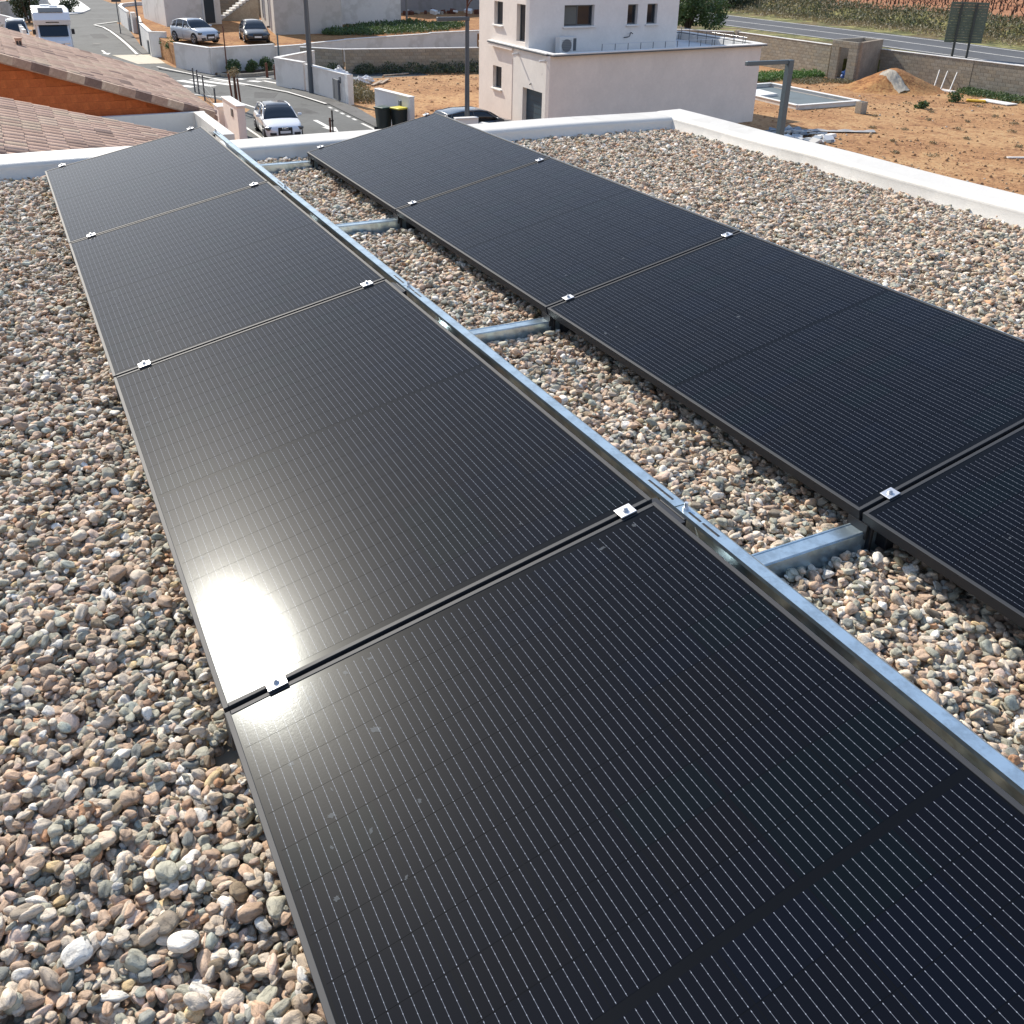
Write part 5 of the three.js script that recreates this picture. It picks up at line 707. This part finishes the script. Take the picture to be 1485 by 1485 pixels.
{ // stones and clods lying on the plots
  const g = mergeVertices(new THREE.IcosahedronGeometry(1, 1).deleteAttribute('normal').deleteAttribute('uv')), p = g.attributes.position; for (let i = 0; i < p.count; i++) { const f = rr(0.75, 1.15); p.setXYZ(i, p.getX(i) * f, p.getY(i) * f * 0.6, p.getZ(i) * f); } g.computeVertexNormals();
  const n = 3000, im = new THREE.InstancedMesh(g, std({ color: lin(1, 1, 1), roughness: 1 }), n), o = new THREE.Object3D(), c = new THREE.Color(); let k = 0;
  while (k < n) { const right = k < 2400, x = right ? rr(29, 51) : rr(17, 29), z = right ? rr(-42, -14) : rr(-52, -36); if (right && (x < 33 && z < -27 || (x > 36.6 && x < 42 && z < -31.6 && z > -40) || x > 47.9 && z < -39)) continue; if (!right && x > 19.5 && z > -37) continue; const patch = nA(x * 0.05, z * 0.05); if (rnd() > sm(0.3, 0.7, patch)) continue; o.position.set(x, G + 0.01, z); o.rotation.set(rr(0, 3), rr(0, 6), 0); o.scale.setScalar(0.02 + 0.08 * Math.pow(rnd(), 5)); o.updateMatrix(); im.setMatrixAt(k, o.matrix); const w = rnd(); c.setRGB(...(w < 0.75 ? [0.30, 0.17, 0.085] : w < 0.97 ? [0.42, 0.29, 0.17] : [0.55, 0.49, 0.41])); im.setColorAt(k, c); k++; }
  im.name = 'dirt_clods'; im.castShadow = im.receiveShadow = true; scene.add(im); tag(im, 'small stones and clods strewn over the bare plots', 'stones', null, 'stuff');
}
// trees and shrubs
plant('leafy_tree', 'leafy multi stemmed tree behind the white house terrace', 'tree', [52.5, -4.93, -62.5], [3.1, 2.6, 2.8], 9000, 0.26, mLeaf, null, { trunk: true, stems: 9, r: 0.07, lobes: 22, y0: 0.3 });
plant('roadside_shrub', 'dark roadside shrub beside the leafy tree', 'shrub', [72.5, -4.9, -88], [1.8, 1.5, 1.8], 2200, 0.3, mLeafDark, 'shrubs beside the country road', { stems: 5, r: 0.05, lobes: 10 });
plant('roadside_shrub', 'dark rounded shrub at the field corner of the country road', 'shrub', [75.5, -4.75, -84.5], [1.9, 1.5, 1.8], 2600, 0.3, mLeafDark, 'shrubs beside the country road', { stems: 5, r: 0.05, lobes: 10 });
plant('dark_shrub', 'tall dark shrub in front of the pale wall behind the motorhome', 'shrub', [3.6, G, -97.5], [1.5, 1.9, 1.4], 3000, 0.24, mLeafDark, null, { stems: 6, r: 0.04, lobes: 12 });
plant('dark_shrub', 'small dark shrub beside the traffic island', 'shrub', [8.0, G + 0.1, -110], [0.9, 0.8, 0.9], 1200, 0.22, mLeafDark, null, { stems: 5, r: 0.03, lobes: 8 });
{ const t = thing('palm_shrub', 'spiky yellow green palm shrub beside the curved wall', 'palm', [-0.2, G, -78.5]); mesh(t, 'trunk', cyl(0.12, 0.18, 0.9, 8, 0, 0.45, 0), mBark); for (let k = 0; k < 26; k++) { const a = k * 2.4, e = rr(0.1, 1.2), l = rr(0.9, 1.5), d = V(Math.cos(a) * Math.cos(e), Math.sin(e), Math.sin(a) * Math.cos(e)); mesh(t, 'frond', leaves(46, (p, o) => { const s = rnd(); p.copy(d).multiplyScalar(s * l).add(V(0, 0.9 - s * s * 0.5, 0)); o.copy(d); }, 0.34, 0.16), k % 3 ? mLeafOlive : mLeafFresh); } }
{ const t = thing('bare_tree', 'bare reddish tree behind the raised yard', 'tree', [39.6, -4.82, -79]); const br = []; const grow = (a, d, l, r, n) => { const b = a.clone().addScaledVector(d, l); br.push(bar(a, b, r, 4)); if (n) for (let k = 0; k < 3; k++) grow(b, d.clone().add(V(gauss() * 0.55, rr(0, 0.3), gauss() * 0.55)).normalize(), l * rr(0.6, 0.85), r * 0.65, n - 1); }; grow(V(0, 0, 0), V(0.05, 1, 0), 0.8, 0.09, 5); mesh(t, 'trunk', br[0], mRust); mesh(t, 'branches', join(...br.slice(1)), mRust); }
{ const t = thing('debris_heap', 'scattered pale building debris at the foot of the grey building', 'debris', [36.5, -4.82, -83.5]); for (let k = 0; k < 26; k++) { const m = mesh(t, 'fragment', rb(rr(0.2, 0.6), rr(0.15, 0.5), rr(0.2, 0.5), 0.02), pick([mCoping, mConcrete, mRust])); m.position.set(rr(-3, 6), rr(0.1, 0.25), rr(-0.8, 0.8)); m.rotation.set(rr(-0.3, 0.3), rr(0, 3), rr(-0.3, 0.3)); } }
{ // back of the road sign
  const t = thing('road_sign', 'back of a large ribbed green road sign on two posts', 'sign', [58.2, -4.93, -39.75], -0.75), mS = std({ color: lin(0.115, 0.135, 0.10), roughness: 0.6 }); for (const e of [-0.46, 0.46]) mesh(t, 'post', rb(0.14, 3.5, 0.14, 0.01, e, 1.75, 0.1), std({ color: lin(0.06, 0.062, 0.055), roughness: 0.7 })); for (let k = 0; k < 15; k++) mesh(t, 'slat', rb(2.35, 0.155, 0.05, 0.008, 0.05, 1.05 + k * 0.17, 0), mS); mesh(t, 'back_frame', join(bx(0.06, 2.5, 0.03, -1.05, 2.25, -0.03), bx(0.06, 2.5, 0.03, 1.15, 2.25, -0.03)), mDarkMetal); }
{ // verge grass and scrub on the bank
  const E = (z) => 69.2 + (z < -41 ? (-41 - z) * 0.075 : (z + 41) * -0.03); const scrub = (label, n, s0, s1, mat, size, h) => { const g = leaves(n, (p, o) => { const s = rr(s0, s1), z = rr(-120, -15), c = nA(s * 0.07, z * 0.03); p.set(E(z) + s, hillAt(s, z) + rr(0, h) * sm(0.35, 0.65, c), z); o.set(0, 1, 0); }, size, 0.3); const m = mesh(scene, 'bank_scrub', g, mat); tag(m, label, 'grass', null, 'stuff'); };
  scrub('olive scrub and dry grass covering the roadside bank', 20000, 2.0, 7.6, mLeafOlive, 0.34, 0.5); scrub('dark undergrowth tufts on the roadside bank', 8000, 2.6, 7.2, mLeafDark, 0.34, 0.4); scrub('pale dry verge grass along the country road', 9000, 0.6, 2.8, mLeafDry, 0.26, 0.2);
}
renderer.render(scene, camera);
